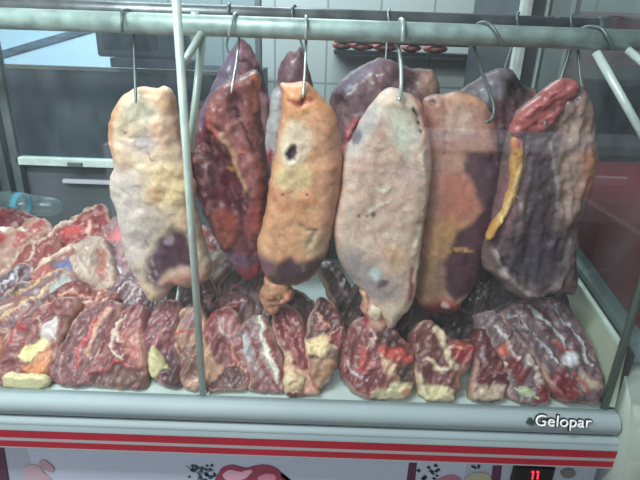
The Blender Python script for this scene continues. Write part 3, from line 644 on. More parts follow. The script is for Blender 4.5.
H4 = slab('hanging_beef_cut', [(373, 102), (379, 93), (388, 88), (397, 88), (403, 92), (412, 95), (419, 101), (424, 112), (427, 128), (431, 144), (432, 160), (431, 178), (428, 200), (425, 220), (422, 240), (420, 262), (417, 285), (414, 297), (409, 308), (400, 318), (392, 327), (386, 330), (382, 322), (376, 312), (366, 300), (362, 290), (352, 280), (342, 267), (336, 250), (333, 232), (333, 218), (337, 200), (340, 182), (341, 166), (345, 150), (351, 138), (358, 124), (365, 112)],
  ((228, 196, 178), (212, 172, 156)), [('p', (166, 166, 168), 6, -.002, [(366, 108), (374, 102), (380, 108), (374, 122), (366, 134), (356, 150), (346, 156), (348, 140)]), ('b', (120, 112, 122), (356, 136, 4, 8, 30), -.001),
   ('p', (232, 206, 186), 4, .004, [(376, 96), (396, 88), (414, 97), (420, 106), (408, 108), (396, 102), (380, 104)]), ('p', (216, 214, 196), 8, 0, [(386, 110), (402, 106), (414, 134), (404, 152), (390, 140)]),
   ('s', (60, 44, 40), 1, -.006, [(408, 104), (413, 112), (416, 122), (418, 132)]), ('s', (226, 140, 112), 2.4, .003, [(414, 99), (421, 112), (423, 124), (423, 136)]), ('s', (200, 160, 146), 1, -.002, [(368, 142), (374, 146), (382, 148), (390, 142)]),
   ('b', (220, 176, 166), (362, 160, 8, 8, 0), 0), ('b', (204, 170, 162), (404, 168, 14, 10, 0), 0), ('b', (120, 70, 70), (366, 210, 1.3, 1.6, 0), -.002), ('b', (110, 60, 64), (372, 210, 1.5, 2.5, 0), -.002), ('b', (120, 70, 70), (358, 211, 1.2, 1.2, 0), -.002),
   ('s', (236, 222, 208), 1.5, .002, [(374, 182), (380, 187), (386, 184)]), ('s', (238, 224, 206), 1.2, .002, [(366, 208), (378, 200), (388, 196)]), ('p', (222, 176, 138), 6, 0, [(384, 240), (404, 244), (400, 262), (388, 256)]),
   ('p', (160, 148, 148), 7, -.001, [(335, 246), (350, 240), (364, 252), (386, 272), (400, 280), (396, 294), (376, 294), (360, 286), (344, 268)]), ('b', (208, 214, 210), (374, 267, 6, 6, 30), .001), ('b', (110, 88, 104), (380, 277, 7, 3, -30), 0),
   ('s', (180, 96, 96), 2.4, -.001, [(411, 262), (410, 280), (409, 296)]), ('s', (232, 212, 190), 1.6, .003, [(417, 230), (415, 262), (413, 290), (404, 312), (390, 327)]), ('s', (236, 220, 196), 1.2, .003, [(418, 150), (424, 180), (420, 215), (412, 245)]),
   ('p', (238, 210, 184), 5, .003, [(380, 300), (400, 296), (406, 306), (394, 322), (384, 327)])],
  Y=YF, T=.03, w=16, amp=.0024, warp=1.5, m=FATM, ridge=.6, thr=.3)
T(H4, 'large white fatty beef cut hanging in the centre of the front rail', G1)
slab('trimmed_end', [(358, 288), (366, 288), (372, 298), (382, 302), (386, 312), (388, 328), (382, 334), (370, 332), (362, 326), (364, 316), (360, 308), (362, 298)],
  ((196, 120, 112), (214, 170, 150)), [('b', (240, 216, 190), (374, 308, 7, 6, 0), .004), ('s', (170, 60, 66), 3, .002, [(365, 316), (363, 326), (368, 332)]), ('s', (222, 170, 140), 2, .003, [(362, 290), (367, 300), (363, 306)])], Y=YF-.008, T=.02, w=8, parent=H4, amp=.004, step=2)
H5 = slab('hanging_beef_cut', [(423, 102), (430, 95), (443, 93), (456, 91), (470, 93), (480, 98), (488, 106), (494, 120), (497, 138), (498, 170), (496, 200), (490, 225), (484, 250), (479, 272), (470, 290), (463, 300), (458, 308), (447, 313), (430, 311), (418, 302), (415, 285), (420, 255), (424, 220), (427, 190), (428, 150), (426, 125)],
  ((196, 148, 130), (184, 134, 120)), [('p', (214, 160, 128), 4, .002, [(440, 91), (472, 92), (486, 104), (480, 106), (458, 98), (440, 98)]), ('b', (120, 70, 66), (431, 100, 3.5, 4, 0), -.004), ('s', (158, 112, 108), 1.4, -.002, [(440, 98), (442, 120), (441, 150)]),
   ('b', (206, 170, 156), (454, 120, 16, 14, 0), .001), ('s', (206, 150, 140), 2, .001, [(488, 112), (494, 130), (494, 150)]),
   ('p', (190, 108, 88), 8, 0, [(436, 170), (458, 168), (470, 182), (476, 205), (468, 214), (452, 222), (434, 216)]), ('p', (200, 148, 96), 8, .001, [(424, 216), (450, 214), (460, 220), (450, 240), (440, 252), (424, 256)]),
   ('p', (150, 118, 92), 6, 0, [(418, 256), (440, 250), (440, 280), (436, 300), (416, 292)]), ('p', (88, 54, 66), 3, -.004, [(463, 150), (490, 150), (498, 170), (497, 210), (484, 250), (472, 288), (450, 295), (443, 278), (440, 258), (449, 244), (454, 230), (472, 217), (478, 207), (472, 184), (462, 170)]),
   ('s', (196, 150, 84), 1.4, .001, [(446, 246), (456, 245), (468, 247)]), ('p', (120, 48, 56), 4, 0, [(420, 300), (440, 292), (458, 300), (452, 312), (428, 312)]), ('b', (220, 190, 180), (441, 297, 4, 3, 40), .002), ('s', (204, 80, 70), 1.3, 0, [(438, 290), (450, 298), (456, 306)])],
  Y=YF+.038, T=.03, w=15, amp=.0025, m=FATM, thr=.3, ridge=.6)
T(H5, 'tan and reddish cut with an orange fat patch, just right of the white one', G1)
H6 = slab('hanging_beef_cut', [(559, 79), (572, 79), (580, 85), (589, 100), (593, 119), (595, 151), (592, 178), (588, 190), (584, 205), (577, 226), (574, 250), (575, 276), (571, 292), (555, 291), (540, 295), (525, 297), (508, 291), (493, 276), (482, 265), (483, 247), (486, 238), (491, 222), (495, 200), (499, 180), (502, 160), (506, 142), (511, 127), (517, 112), (531, 101), (548, 87)],
  ((124, 102, 100), (98, 76, 80)), [('p', (188, 152, 138), 6, .001, [(552, 112), (566, 96), (580, 90), (586, 120), (576, 160), (566, 200), (556, 210), (552, 160)]), ('p', (176, 112, 82), 5, .001, [(572, 150), (590, 140), (592, 175), (584, 200), (572, 196)]),
   ('p', (76, 58, 66), 5, -.002, [(524, 150), (538, 142), (546, 170), (546, 220), (530, 230), (516, 215), (520, 180)]), ('s', (156, 146, 142), 2.2, .001, [(540, 140), (548, 170), (548, 200)]), ('s', (150, 138, 134), 1.4, .001, [(575, 200), (566, 225), (556, 250), (545, 275)]),
   ('p', (78, 66, 76), 6, -.001, [(503, 230), (540, 222), (560, 224), (554, 262), (530, 280), (506, 268), (498, 250)]), ('s', (168, 150, 146), 2.6, .003, [(490, 245), (496, 262), (508, 276), (524, 288), (540, 284), (554, 270)]),
   ('s', (150, 120, 120), 1, .001, [(574, 232), (560, 262), (544, 288)]), ('s', (130, 104, 104), 1.2, .001, [(546, 290), (556, 282), (572, 286)]), ('s', (60, 34, 44), 2, -.003, [(497, 250), (504, 262), (514, 268)]), ('p', (134, 88, 96), 4, 0, [(498, 180), (512, 150), (516, 175), (508, 205), (494, 228), (490, 224)])],
  Y=YF-.004, T=.036, w=18, amp=.005, thr=.35, streak=100)
T(H6, 'greyish brown cut with a pink top flap and yellow strip, rightmost on the front rail', G1)
slab('lean_flap', [(509, 132), (513, 122), (518, 111), (531, 101), (546, 88), (558, 79), (568, 78), (579, 83), (576, 94), (566, 104), (559, 116), (552, 126), (540, 134), (524, 134), (516, 138)],
  ((178, 94, 92), (160, 80, 80)), [('s', (150, 60, 64), 1, -.003, [(530, 124), (544, 122), (556, 114)]), ('s', (224, 130, 130), 1.4, .002, [(520, 116), (540, 102), (560, 86)])], Y=YF-.034, T=.014, w=8, back=.02, parent=H6, streak=-35, step=2.2)
slab('yellow_fat_strip', [(513, 140), (518, 136), (523, 141), (524, 156), (521, 176), (516, 195), (509, 212), (500, 226), (493, 238), (485, 241), (489, 231), (497, 218), (505, 200), (509, 180), (511, 160)],
  ((214, 162, 96), (200, 144, 82)), [('b', (196, 96, 84), (517, 142, 4, 6, 0), 0), ('b', (150, 90, 60), (515, 154, 2, 1.5, 0), -.002), ('s', (232, 190, 128), 1.2, .002, [(517, 165), (510, 190), (498, 222)])], Y=YF-.034, T=.010, w=5, back=.02, parent=H6, step=1.8, m=FATM, amp=.002)
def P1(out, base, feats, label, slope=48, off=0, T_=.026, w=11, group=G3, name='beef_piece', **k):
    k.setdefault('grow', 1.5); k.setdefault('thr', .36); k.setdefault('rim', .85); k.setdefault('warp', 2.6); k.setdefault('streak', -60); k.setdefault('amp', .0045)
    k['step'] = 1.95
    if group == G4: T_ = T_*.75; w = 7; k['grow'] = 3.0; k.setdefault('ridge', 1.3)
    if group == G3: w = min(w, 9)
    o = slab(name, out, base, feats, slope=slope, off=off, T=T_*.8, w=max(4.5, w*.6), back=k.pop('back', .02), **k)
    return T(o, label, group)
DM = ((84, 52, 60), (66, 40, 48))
# --- pieces lying further back on the deck; deep shade is put into their dark colours
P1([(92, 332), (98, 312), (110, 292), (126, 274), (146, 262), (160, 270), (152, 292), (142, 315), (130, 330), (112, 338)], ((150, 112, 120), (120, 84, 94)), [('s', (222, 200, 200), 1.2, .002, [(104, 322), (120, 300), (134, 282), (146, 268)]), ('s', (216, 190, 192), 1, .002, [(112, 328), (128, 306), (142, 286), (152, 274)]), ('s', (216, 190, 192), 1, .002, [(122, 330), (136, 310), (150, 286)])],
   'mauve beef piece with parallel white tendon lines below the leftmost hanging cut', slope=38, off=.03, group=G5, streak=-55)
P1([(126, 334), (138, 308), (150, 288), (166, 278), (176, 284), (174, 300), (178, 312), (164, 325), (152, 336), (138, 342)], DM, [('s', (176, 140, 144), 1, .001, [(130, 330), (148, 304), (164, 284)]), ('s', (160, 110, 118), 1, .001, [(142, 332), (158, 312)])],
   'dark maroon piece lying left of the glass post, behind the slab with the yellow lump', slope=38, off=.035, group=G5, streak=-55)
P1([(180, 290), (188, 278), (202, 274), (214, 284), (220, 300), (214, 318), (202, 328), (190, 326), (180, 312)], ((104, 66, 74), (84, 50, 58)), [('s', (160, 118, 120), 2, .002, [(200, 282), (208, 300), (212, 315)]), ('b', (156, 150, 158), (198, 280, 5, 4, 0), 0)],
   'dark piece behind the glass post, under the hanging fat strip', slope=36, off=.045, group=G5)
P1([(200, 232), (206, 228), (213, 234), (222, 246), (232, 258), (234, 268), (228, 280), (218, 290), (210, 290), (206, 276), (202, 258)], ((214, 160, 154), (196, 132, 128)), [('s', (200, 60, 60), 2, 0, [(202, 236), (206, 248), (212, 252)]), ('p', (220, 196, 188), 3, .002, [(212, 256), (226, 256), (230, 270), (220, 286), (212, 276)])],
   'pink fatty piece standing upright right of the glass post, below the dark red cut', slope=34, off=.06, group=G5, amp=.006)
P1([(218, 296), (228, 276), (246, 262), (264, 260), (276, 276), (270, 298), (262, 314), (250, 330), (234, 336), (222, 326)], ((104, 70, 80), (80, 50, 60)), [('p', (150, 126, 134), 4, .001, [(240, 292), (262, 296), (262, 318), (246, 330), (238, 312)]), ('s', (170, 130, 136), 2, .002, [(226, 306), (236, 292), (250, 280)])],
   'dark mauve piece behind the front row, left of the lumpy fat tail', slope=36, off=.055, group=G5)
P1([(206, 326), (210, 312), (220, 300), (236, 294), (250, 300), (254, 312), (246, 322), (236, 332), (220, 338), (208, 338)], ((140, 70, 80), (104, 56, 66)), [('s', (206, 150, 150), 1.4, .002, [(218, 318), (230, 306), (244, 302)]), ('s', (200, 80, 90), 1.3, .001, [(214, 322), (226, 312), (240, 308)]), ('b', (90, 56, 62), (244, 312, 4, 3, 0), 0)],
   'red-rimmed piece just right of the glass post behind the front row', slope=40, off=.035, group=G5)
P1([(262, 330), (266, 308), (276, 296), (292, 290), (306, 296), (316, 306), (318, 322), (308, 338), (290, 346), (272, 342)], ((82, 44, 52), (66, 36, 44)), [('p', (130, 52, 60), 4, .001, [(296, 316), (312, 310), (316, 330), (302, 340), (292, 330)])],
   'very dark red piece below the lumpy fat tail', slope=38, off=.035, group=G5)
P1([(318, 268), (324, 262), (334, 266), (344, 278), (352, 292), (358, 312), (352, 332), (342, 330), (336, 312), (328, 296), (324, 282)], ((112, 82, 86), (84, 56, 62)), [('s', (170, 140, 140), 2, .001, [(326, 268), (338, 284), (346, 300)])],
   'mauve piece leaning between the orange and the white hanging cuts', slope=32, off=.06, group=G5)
P1([(338, 336), (342, 312), (350, 294), (364, 276), (392, 268), (416, 274), (434, 300), (424, 338), (404, 350), (372, 350)], ((78, 46, 52), (62, 38, 44)), [], 'dark shaded piece lying under the tip of the white hanging cut', slope=36, off=.045, group=G5)  # outline raised so its dark colour fills in the deep shade
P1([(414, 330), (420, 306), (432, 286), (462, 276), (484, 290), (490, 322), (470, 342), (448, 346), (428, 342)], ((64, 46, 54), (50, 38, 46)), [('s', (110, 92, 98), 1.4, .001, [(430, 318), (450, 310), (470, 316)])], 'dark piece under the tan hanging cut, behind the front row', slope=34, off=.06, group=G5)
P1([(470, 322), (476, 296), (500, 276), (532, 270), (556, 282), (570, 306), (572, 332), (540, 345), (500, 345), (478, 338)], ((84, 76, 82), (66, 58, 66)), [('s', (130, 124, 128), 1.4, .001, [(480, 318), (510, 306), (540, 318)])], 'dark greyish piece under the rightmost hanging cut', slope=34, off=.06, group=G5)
# --- pile at the left
P1([(-14, 214), (5, 210), (20, 213), (34, 219), (41, 226), (32, 236), (10, 240), (-14, 240)], ((140, 44, 56), (110, 36, 46)), [('s', (170, 120, 116), 1, .001, [(20, 218), (30, 224), (38, 226)])], 'dark red piece at the back of the left pile beside the bottle', slope=33, off=.075, group=G4, streak=8)
P1([(-14, 270), (-14, 234), (4, 231), (20, 232), (34, 222), (46, 222), (52, 230), (44, 240), (32, 248), (24, 262), (12, 274), (0, 284), (-14, 288)], ((222, 182, 162), (206, 150, 136)), [('b', (166, 70, 72), (2, 240, 6, 7, 0), 0), ('s', (176, 84, 86), 3.5, .003, [(24, 240), (36, 232), (48, 226)]), ('s', (230, 214, 196), 2.4, .002, [(4, 232), (18, 231), (28, 234)]), ('s', (180, 92, 88), 2, 0, [(16, 248), (28, 240)]), ('s', (150, 60, 60), 1.2, -.003, [(18, 250), (30, 244), (42, 234)])],
   'cream fatty piece with pink ribs at the left frame edge', slope=33, off=.05, group=G4, streak=-40)
P1([(8, 286), (14, 268), (24, 254), (36, 245), (50, 240), (60, 242), (62, 254), (52, 264), (42, 276), (30, 288), (18, 294)], ((176, 96, 90), (156, 72, 72)), [('s', (226, 190, 168), 1.3, .002, [(38, 246), (34, 256), (28, 266), (22, 276)]), ('b', (150, 60, 60), (50, 250, 6, 8, 30), -.002), ('s', (224, 196, 176), 2.2, .003, [(30, 244), (42, 243), (52, 236)])],
   'lean piece with a thin fat line in the left pile', slope=34, off=.04, group=G4, streak=-50)
P1([(50, 242), (60, 232), (72, 223), (84, 213), (96, 208), (105, 209), (108, 220), (110, 236), (102, 246), (86, 250), (72, 252), (58, 250)], ((178, 70, 70), (150, 52, 58)), [('s', (224, 184, 168), 2, .003, [(54, 240), (66, 228), (82, 216), (96, 209)]), ('s', (206, 130, 120), 2, .003, [(86, 222), (96, 216), (106, 214)]), ('s', (222, 170, 156), 1, .003, [(70, 226), (76, 232), (86, 228)]), ('b', (196, 76, 76), (76, 237, 11, 6, -15), .005), ('s', (226, 170, 156), 1.6, .002, [(90, 226), (90, 236), (96, 244)])],
   'bright red ribbed piece forming the peak of the left pile', slope=33, off=.05, group=G4, amp=.005, streak=-40)
P1([(24, 290), (34, 274), (48, 262), (62, 254), (74, 248), (80, 258), (78, 272), (66, 282), (50, 290), (36, 296)], ((204, 160, 144), (176, 104, 98)), [('s', (232, 200, 180), 3, .003, [(34, 274), (48, 264), (60, 254), (72, 250)]), ('p', (108, 112, 152), 3, 0, [(58, 268), (68, 262), (74, 262), (74, 272), (64, 275)]), ('p', (176, 90, 90), 4, .001, [(36, 278), (52, 268), (58, 278), (44, 288)])],
   'cream ridged piece with a bluish spot in the left pile', slope=35, off=.03, group=G4, streak=-35)
P1([(72, 254), (80, 246), (92, 240), (104, 242), (110, 254), (114, 270), (114, 284), (106, 292), (96, 294), (86, 286), (78, 274), (74, 264)], ((226, 196, 180), (212, 176, 160)), [('p', (170, 100, 86), 3, -.002, [(98, 248), (106, 256), (110, 272), (106, 284), (100, 276), (100, 262)]), ('s', (180, 130, 116), 1.2, -.002, [(84, 280), (92, 288), (104, 290)])],
   'pale cream fatty piece right of the blue spot in the left pile', slope=36, off=.03, group=G4, amp=.005)
P1([(104, 232), (110, 224), (120, 220), (128, 230), (132, 250), (130, 270), (122, 288), (114, 292), (112, 274), (108, 255)], ((196, 146, 150), (170, 118, 128)), [('p', (214, 120, 124), 3, .001, [(106, 238), (124, 232), (126, 242), (108, 246)]), ('s', (228, 214, 214), 1.4, .002, [(114, 262), (118, 272), (126, 280)])],
   'pink piece tucked behind the lower left edge of the leftmost hanging cut', slope=33, off=.05, group=G4)
P1([(-14, 300), (-4, 284), (10, 274), (24, 268), (32, 270), (26, 282), (12, 294), (0, 306), (-14, 318)], ((160, 140, 152), (126, 92, 104)), [('s', (206, 196, 204), 1.4, .002, [(-6, 296), (10, 282), (24, 272)]), ('s', (90, 50, 56), 1.4, -.003, [(2, 302), (14, 288), (26, 276)])],
   'silvery skinned piece at the left frame edge, middle of the pile', slope=38, off=.02, group=G4, streak=-38)
P1([(-14, 345), (-14, 326), (2, 308), (8, 296), (22, 286), (40, 282), (54, 276), (66, 272), (78, 280), (72, 292), (52, 302), (32, 316), (14, 330), (0, 342)], ((178, 116, 110), (150, 112, 120)), [('s', (216, 176, 122), 1.6, .003, [(10, 296), (26, 292), (44, 282), (64, 273)]), ('s', (222, 176, 130), 1.4, .003, [(4, 322), (22, 306), (44, 296), (60, 282)]), ('p', (66, 48, 44), 3, -.004, [(10, 288), (24, 282), (30, 286), (16, 296), (8, 300)]), ('p', (176, 178, 174), 4, 0, [(54, 288), (70, 278), (78, 284), (66, 292), (52, 298)]), ('s', (230, 200, 180), 1.4, .002, [(-10, 326), (4, 314), (12, 306)])],
   'long brownish pink piece with yellow edges across the left pile', slope=42, off=.012, group=G4, streak=-36, amp=.004)
P1([(42, 312), (52, 298), (64, 288), (80, 284), (94, 290), (108, 292), (118, 298), (106, 310), (90, 318), (74, 330), (60, 330), (48, 324)], ((170, 84, 80), (144, 62, 66)), [('s', (226, 190, 168), 1.6, .003, [(66, 324), (84, 308), (102, 296)]), ('s', (90, 50, 46), 1.6, -.004, [(40, 306), (52, 300), (60, 292)]), ('s', (224, 184, 160), 1.4, .002, [(80, 324), (96, 310), (112, 300)]), ('s', (214, 160, 140), 1.4, .002, [(62, 296), (76, 292), (90, 298)])],
   'red streaky piece above the front row in the left pile', slope=43, off=.01, group=G4, streak=-38)
# --- front row, left to right
P1([(-16, 336), (0, 332), (9, 328), (14, 336), (10, 350), (6, 366), (0, 373), (-16, 374)], ((166, 92, 92), (150, 74, 78)), [('p', (216, 142, 88), 3, .002, [(-16, 346), (4, 342), (9, 352), (4, 364), (-16, 368)])], 'red piece with an orange fat end cut off by the left frame edge', w=9)
o = P1([(2, 380), (4, 386), (14, 389), (28, 390), (42, 388), (50, 382), (56, 372), (60, 355), (64, 338), (70, 322), (80, 306), (72, 298), (56, 302), (42, 310), (28, 318), (18, 328), (12, 340), (7, 352), (4, 366)],
  ((172, 94, 96), (150, 74, 78)), [('p', (216, 138, 92), 2, .003, [(26, 368), (44, 358), (56, 348), (58, 356), (55, 372), (46, 378), (34, 374)]), ('p', (240, 218, 160), 2, .005, [(20, 356), (28, 348), (40, 345), (50, 338), (56, 344), (50, 352), (38, 361), (26, 362)]), ('p', (222, 204, 200), 3, .002, [(44, 338), (50, 326), (62, 318), (66, 326), (60, 340), (50, 342)]), ('s', (190, 60, 76), 1.6, 0, [(12, 348), (18, 336), (30, 328)]), ('s', (224, 176, 160), 1.4, .003, [(30, 322), (44, 318), (46, 328)]), ('b', (130, 60, 60), (34, 320, 5, 4, -30), -.003)],
  'large steak with yellow and orange fat at the left end of the front row', streak=-30)
slab('fat_edge', [(3, 376), (8, 372), (18, 373), (28, 374), (38, 373), (48, 378), (50, 384), (42, 389), (26, 391), (10, 390), (4, 386)], ((236, 222, 170), (224, 204, 160)), [], slope=78, off=-.014, back=.03, T=.016, w=6, parent=o, m=FATM, amp=.004, step=2)
P1([(54, 378), (60, 384), (75, 388), (88, 387), (96, 378), (100, 360), (108, 340), (118, 322), (124, 308), (114, 302), (100, 304), (86, 312), (75, 326), (66, 342), (60, 358), (55, 368)],
  ((166, 104, 106), (146, 88, 94)), [('s', (92, 50, 56), 1.3, -.006, [(67, 352), (72, 336), (84, 320), (96, 308)]), ('s', (206, 88, 92), 2, .002, [(82, 370), (84, 352), (92, 338), (102, 320)]), ('s', (222, 164, 142), 3, .003, [(92, 356), (97, 340), (104, 324), (112, 312)]), ('s', (190, 150, 148), 1, .002, [(64, 378), (65, 364), (68, 352)])],
  'pair-layered pink piece with a red frill, second in the front row', streak=-60)
o = P1([(90, 376), (96, 385), (110, 388), (128, 389), (146, 388), (149, 372), (150, 352), (148, 332), (150, 314), (142, 304), (130, 308), (116, 322), (106, 338), (100, 356), (94, 368)],
  ((172, 88, 92), (150, 76, 80)), [('p', (112, 70, 66), 2, -.003, [(98, 374), (112, 370), (124, 364), (130, 370), (148, 370), (148, 390), (98, 388)]), ('s', (196, 60, 70), 1.4, .003, [(96, 374), (112, 368), (124, 362), (132, 366)]), ('s', (232, 204, 186), 1.8, .004, [(134, 316), (126, 322), (120, 332), (116, 344), (118, 354), (126, 358)]), ('s', (230, 200, 180), 1.8, .004, [(122, 330), (122, 342), (134, 350)]),
   ('p', (190, 120, 108), 4, .002, [(124, 332), (144, 328), (148, 350), (146, 368), (134, 362), (126, 346)]), ('b', (176, 84, 84), (130, 340, 4, 4, 0), .002), ('s', (214, 170, 160), 1.2, .002, [(92, 376), (99, 358), (106, 342)])],
  'thick block with a white curved fat seam and dark cut face in the front row', T_=.032, w=9)
o = P1([(147, 334), (152, 318), (162, 306), (174, 300), (182, 306), (182, 322), (178, 334), (180, 348), (184, 362), (184, 380), (178, 389), (168, 388), (160, 382), (152, 374), (148, 360), (147, 346)],
  ((156, 76, 84), (136, 64, 72)), [('s', (214, 150, 146), .9, .002, [(156, 350), (162, 338), (170, 330)]), ('p', (84, 48, 52), 3, -.004, [(166, 356), (176, 348), (183, 358), (186, 388), (168, 390), (164, 372)])],
  'maroon slab with a pale yellow fat lump, left of the glass post', T_=.032, w=9)
slab('fat_lump', [(149, 352), (153, 346), (160, 352), (165, 358), (170, 368), (164, 371), (161, 377), (154, 378), (149, 370)], ((230, 216, 158), (214, 196, 150)), [], slope=66, off=-.004, T=.014, w=6, back=.014, parent=o, m=FATM, amp=.005, step=2)
P1([(169, 334), (174, 322), (184, 312), (196, 306), (205, 312), (207, 336), (206, 360), (208, 384), (200, 391), (186, 389), (182, 376), (182, 352), (176, 342)],
  ((212, 164, 140), (196, 140, 122)), [('p', (156, 116, 116), 3, -.001, [(178, 324), (190, 314), (204, 316), (204, 328), (190, 330)]), ('s', (190, 46, 50), 1.5, -.003, [(176, 334), (184, 333), (194, 334)]), ('p', (132, 88, 78), 2, -.002, [(182, 350), (206, 347), (207, 380), (184, 382)]), ('s', (226, 176, 160), 2, .003, [(192, 386), (196, 381), (199, 376)])],
  'tan-rimmed brown piece standing directly behind the glass post', T_=.03, w=8)
P1([(202, 336), (206, 324), (216, 313), (228, 308), (238, 314), (243, 330), (246, 346), (250, 358), (253, 368), (250, 382), (244, 390), (226, 391), (210, 390), (205, 372), (203, 352)],
  ((174, 84, 88), (152, 70, 76)), [('p', (214, 162, 134), 2, .001, [(202, 336), (208, 344), (216, 356), (222, 366), (228, 370), (216, 380), (207, 386)]), ('p', (104, 64, 64), 2, -.004, [(214, 380), (228, 372), (240, 367), (250, 374), (246, 391), (212, 391)]), ('s', (220, 150, 130), 1.2, .003, [(214, 379), (228, 370), (238, 366), (248, 374)]), ('p', (186, 126, 128), 4, .002, [(222, 318), (236, 316), (242, 338), (236, 348), (226, 340), (220, 328)]), ('s', (226, 196, 190), 1.4, .003, [(222, 322), (224, 332), (230, 338)]), ('s', (214, 140, 120), 1.4, .002, [(230, 344), (238, 358), (242, 366)])],
  'triangular-faced red and tan block just right of the glass post', T_=.032, w=9)
P1([(238, 338), (243, 326), (252, 318), (264, 316), (270, 324), (276, 338), (281, 352), (285, 370), (285, 386), (282, 393), (266, 393), (251, 391), (250, 378), (244, 362), (239, 350)],
  ((186, 150, 150), (166, 116, 118)), [('s', (144, 58, 66), 2.2, .001, [(250, 330), (255, 345), (261, 362), (270, 376), (280, 390)]), ('s', (236, 224, 206), 3.2, .003, [(259, 320), (262, 338), (268, 356), (276, 374), (279, 380)]), ('s', (146, 58, 64), 3, .003, [(268, 328), (271, 344), (277, 362), (283, 378)]), ('p', (150, 96, 96), 3, 0, [(250, 374), (262, 376), (274, 390), (250, 392)]), ('p', (190, 180, 184), 4, .001, [(242, 336), (250, 334), (254, 352), (250, 362), (243, 352)])],
  'striped slab with a bright white fat band between red strips', T_=.03, w=10)
P1([(304, 345), (306, 330), (310, 318), (316, 305), (322, 298), (331, 303), (339, 312), (345, 328), (345, 342), (339, 351), (335, 368), (327, 382), (317, 389), (311, 380), (307, 365)],
  ((120, 56, 60), (96, 46, 52)), [('b', (152, 54, 58), (337, 338, 6, 5.5, 20), .003), ('b', (140, 66, 64), (322, 327, 6, 5, 0), .003), ('s', (210, 150, 136), 1.1, .003, [(318, 318), (330, 334), (344, 330)]), ('s', (204, 140, 126), 1.1, .003, [(330, 334), (328, 346), (336, 350)]), ('p', (236, 204, 158), 3, .003, [(303, 344), (314, 337), (326, 338), (331, 350), (324, 358), (310, 357), (304, 352)]), ('p', (176, 128, 98), 3, .002, [(310, 364), (328, 358), (336, 362), (328, 382), (316, 390), (309, 378)])],
  'piece with oval red muscles and a tan rounded end, left of the bare white deck', T_=.034, w=12)
o = P1([(272, 324), (276, 311), (285, 305), (294, 310), (302, 322), (308, 336), (311, 350), (312, 362), (313, 378), (319, 390), (317, 396), (303, 397), (290, 398), (284, 394), (283, 375), (284, 356), (278, 342)],
  ((160, 70, 74), (136, 56, 62)), [('p', (224, 176, 148), 2.5, .002, [(284, 354), (290, 350), (294, 366), (304, 374), (312, 366), (315, 380), (306, 390), (284, 392)]), ('s', (200, 120, 120), .9, .002, [(290, 318), (298, 334), (303, 352)]), ('s', (196, 110, 112), .8, .002, [(284, 322), (290, 340), (296, 356)]), ('p', (206, 138, 122), 3, 0, [(306, 378), (314, 378), (320, 394), (306, 397)])],
  'streaky red piece with a crinkled cream fat end at front centre', T_=.032, w=9, streak=65)
slab('crinkled_fat', [(284, 378), (290, 370), (300, 374), (306, 378), (304, 386), (302, 391), (290, 394), (284, 391)], ((236, 210, 170), (222, 186, 150)), [('s', (190, 140, 110), .8, -.003, [(285, 384), (296, 380), (304, 382)]), ('s', (190, 140, 110), .8, -.003, [(285, 391), (294, 387), (303, 389)])], slope=78, off=-.010, T=.013, w=6, back=.014, parent=o, m=FATM, step=1.8, amp=.005)
o = P1([(339, 362), (342, 345), (348, 330), (358, 320), (370, 318), (384, 322), (396, 334), (408, 346), (412, 358), (412, 374), (412, 386), (408, 396), (400, 402), (384, 404), (370, 402), (358, 395), (346, 384), (340, 373)],
  ((162, 82, 86), (140, 66, 72)), [('s', (206, 180, 186), 1.2, .002, [(344, 362), (352, 374), (364, 382)]), ('s', (186, 80, 76), 5, .003, [(362, 350), (361, 360), (362, 372)]), ('s', (60, 26, 30), 1.6, -.007, [(362, 379), (370, 373), (377, 371)]), ('p', (180, 100, 106), 3, .002, [(366, 360), (378, 362), (376, 370), (366, 374)]),
   ('p', (88, 48, 50), 4, -.002, [(370, 330), (384, 326), (398, 340), (406, 350), (390, 350), (376, 346)]), ('p', (196, 72, 60), 3, .003, [(380, 350), (398, 350), (411, 358), (404, 364), (390, 364), (378, 360)]), ('p', (226, 180, 150), 2.5, .003, [(378, 358), (390, 364), (396, 368), (392, 380), (384, 372)]), ('p', (66, 42, 40), 2.5, -.006, [(396, 370), (411, 362), (413, 384), (402, 384), (394, 378)]),
   ('p', (214, 198, 158), 3, .003, [(370, 394), (388, 386), (400, 382), (410, 386), (406, 400), (390, 405), (372, 403)]), ('b', (214, 138, 104), (406, 394, 6, 5, 0), .003), ('s', (214, 176, 166), 1.6, .004, [(366, 328), (374, 340), (364, 348)])],
  'large curled piece with an open red core, centre right of the front row', T_=.036, w=12)
o = P1([(410, 350), (410, 336), (418, 324), (430, 322), (440, 330), (448, 340), (458, 340), (470, 348), (472, 358), (466, 368), (460, 378), (458, 388), (452, 394), (451, 402), (440, 405), (426, 403), (419, 394), (414, 378), (412, 364)],
  ((148, 84, 84), (130, 70, 74)), [('s', (226, 200, 170), 3.6, .003, [(434, 332), (440, 346), (444, 358), (452, 368)]), ('s', (228, 204, 172), 3, .003, [(424, 362), (434, 370), (448, 370)]), ('p', (164, 50, 52), 3, .003, [(448, 346), (460, 342), (472, 350), (470, 360), (458, 364), (448, 356)]), ('s', (214, 150, 130), 1, .003, [(446, 346), (456, 350), (468, 346)]), ('p', (226, 208, 166), 3, .002, [(412, 372), (422, 380), (436, 388), (450, 390), (452, 404), (426, 404), (416, 392)]), ('p', (140, 96, 78), 3, -.001, [(448, 376), (460, 370), (458, 388), (450, 392)])],
  'piece with a cream fat hook-shaped band and a bright red end', T_=.034, w=11)
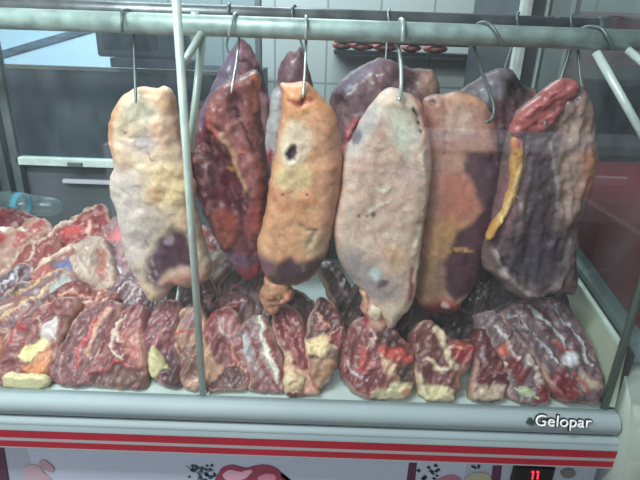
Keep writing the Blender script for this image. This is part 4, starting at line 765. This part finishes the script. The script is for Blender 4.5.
P1([(474, 316), (486, 312), (500, 320), (514, 334), (526, 352), (536, 370), (546, 390), (542, 404), (526, 405), (510, 400), (502, 384), (497, 364), (488, 348), (478, 334)],
  ((158, 136, 140), (138, 104, 112)), [('p', (128, 48, 56), 3, -.001, [(496, 362), (510, 358), (522, 372), (520, 384), (506, 380)]), ('s', (222, 200, 196), 1.8, .003, [(494, 330), (504, 346), (512, 362)]), ('s', (214, 190, 182), 3, .003, [(522, 358), (528, 372), (534, 382)]), ('b', (214, 110, 90), (500, 352, 6, 6, 0), .002), ('p', (126, 50, 52), 3, 0, [(532, 380), (544, 390), (544, 404), (530, 404)]), ('b', (232, 214, 200), (500, 366, 3, 1.8, 0), .003)],
  'silvery veined piece with a cut bone, right of the dark glossy one', T_=.034, w=11)
slab('bone_end', [(514, 388), (522, 386), (534, 390), (541, 395), (540, 399), (530, 399), (518, 395)], ((216, 216, 180), (190, 190, 160)), [], slope=78, off=-.010, T=.012, w=5, back=.012, parent=bpy.data.objects[[x.name for x in bpy.data.objects if x.get('label', '').startswith('silvery veined')][0]], m=FATM, step=1.8, amp=.002)
P1([(470, 344), (474, 332), (482, 330), (488, 340), (494, 354), (502, 366), (506, 378), (504, 392), (498, 402), (484, 404), (470, 402), (468, 390), (472, 372), (471, 356)],
  ((124, 48, 56), (98, 38, 46)), [('p', (204, 172, 150), 3, .002, [(468, 384), (480, 386), (500, 386), (502, 400), (484, 404), (468, 402)]), ('b', (170, 130, 140), (480, 358, 3, 8, 0), .002), ('s', (170, 110, 110), .9, .002, [(476, 380), (488, 374), (500, 372)])],
  'dark glossy red piece with a pinkish fat base in the right part of the row', T_=.034, w=11)
P1([(498, 318), (508, 306), (526, 300), (546, 300), (562, 310), (575, 328), (585, 348), (592, 366), (598, 386), (594, 402), (580, 405), (562, 403), (550, 394), (542, 380), (530, 362), (516, 346), (504, 332)],
  ((140, 112, 118), (112, 78, 86)), [('s', (206, 204, 206), 1.4, .003, [(522, 308), (546, 332), (566, 360)]), ('s', (204, 200, 204), 1.2, .003, [(538, 304), (562, 330), (582, 366)]), ('s', (200, 196, 200), 1.2, .003, [(508, 318), (534, 344), (552, 368)]), ('s', (190, 80, 70), 1.6, 0, [(548, 346), (556, 350), (564, 353)]), ('b', (222, 214, 220), (562, 362, 8, 8, 30), .003),
   ('p', (130, 48, 54), 4, -.002, [(540, 378), (552, 372), (566, 382), (572, 394), (566, 404), (550, 400)]), ('p', (212, 180, 162), 4, .003, [(572, 372), (584, 378), (590, 388), (580, 394), (572, 386)]), ('s', (186, 80, 76), 1.6, .002, [(566, 374), (574, 384), (580, 394)])],
  'large grey shank piece wrapped in white sinews at the right corner of the deck', T_=.042, w=16, streak=52)
# ------------------------------------------------------------------ light
def area(name, loc, rot, sx, sy, power, col):
    l = bpy.data.lights.new(name, 'AREA'); l.shape = 'RECTANGLE'; l.size = sx; l.size_y = sy; l.energy = power; l.color = col
    o = bpy.data.objects.new(name, l); COL.objects.link(o); o.location = loc; o.rotation_euler = [R(a) for a in rot]; return o
area('ceiling_tube', (-.74, .12, 2.35), (0, 0, 0), 1.0, .2, 44, (.94, 1, .98))
area('street_daylight', (-1.3, -1.9, 2.75), (58, 0, -26), 2.0, 1.0, 72, (.93, .98, 1))
area('back_fill_light', (-.5, 2.45, 2.95), (8, 0, 0), 1.8, .4, 60, (.85, .95, 1))  # unseen fill lamp added to brighten the lid and the tiled wall
w = bpy.data.worlds.new('world'); scene.world = w; w.use_nodes = True
w.node_tree.nodes['Background'].inputs[0].default_value = (.72, .82, .9, 1); w.node_tree.nodes['Background'].inputs[1].default_value = .14
vs = scene.view_settings; vs.view_transform = 'Standard'; vs.look = 'None'; vs.gamma = 1; vs.exposure = .13; vs.use_curve_mapping = False
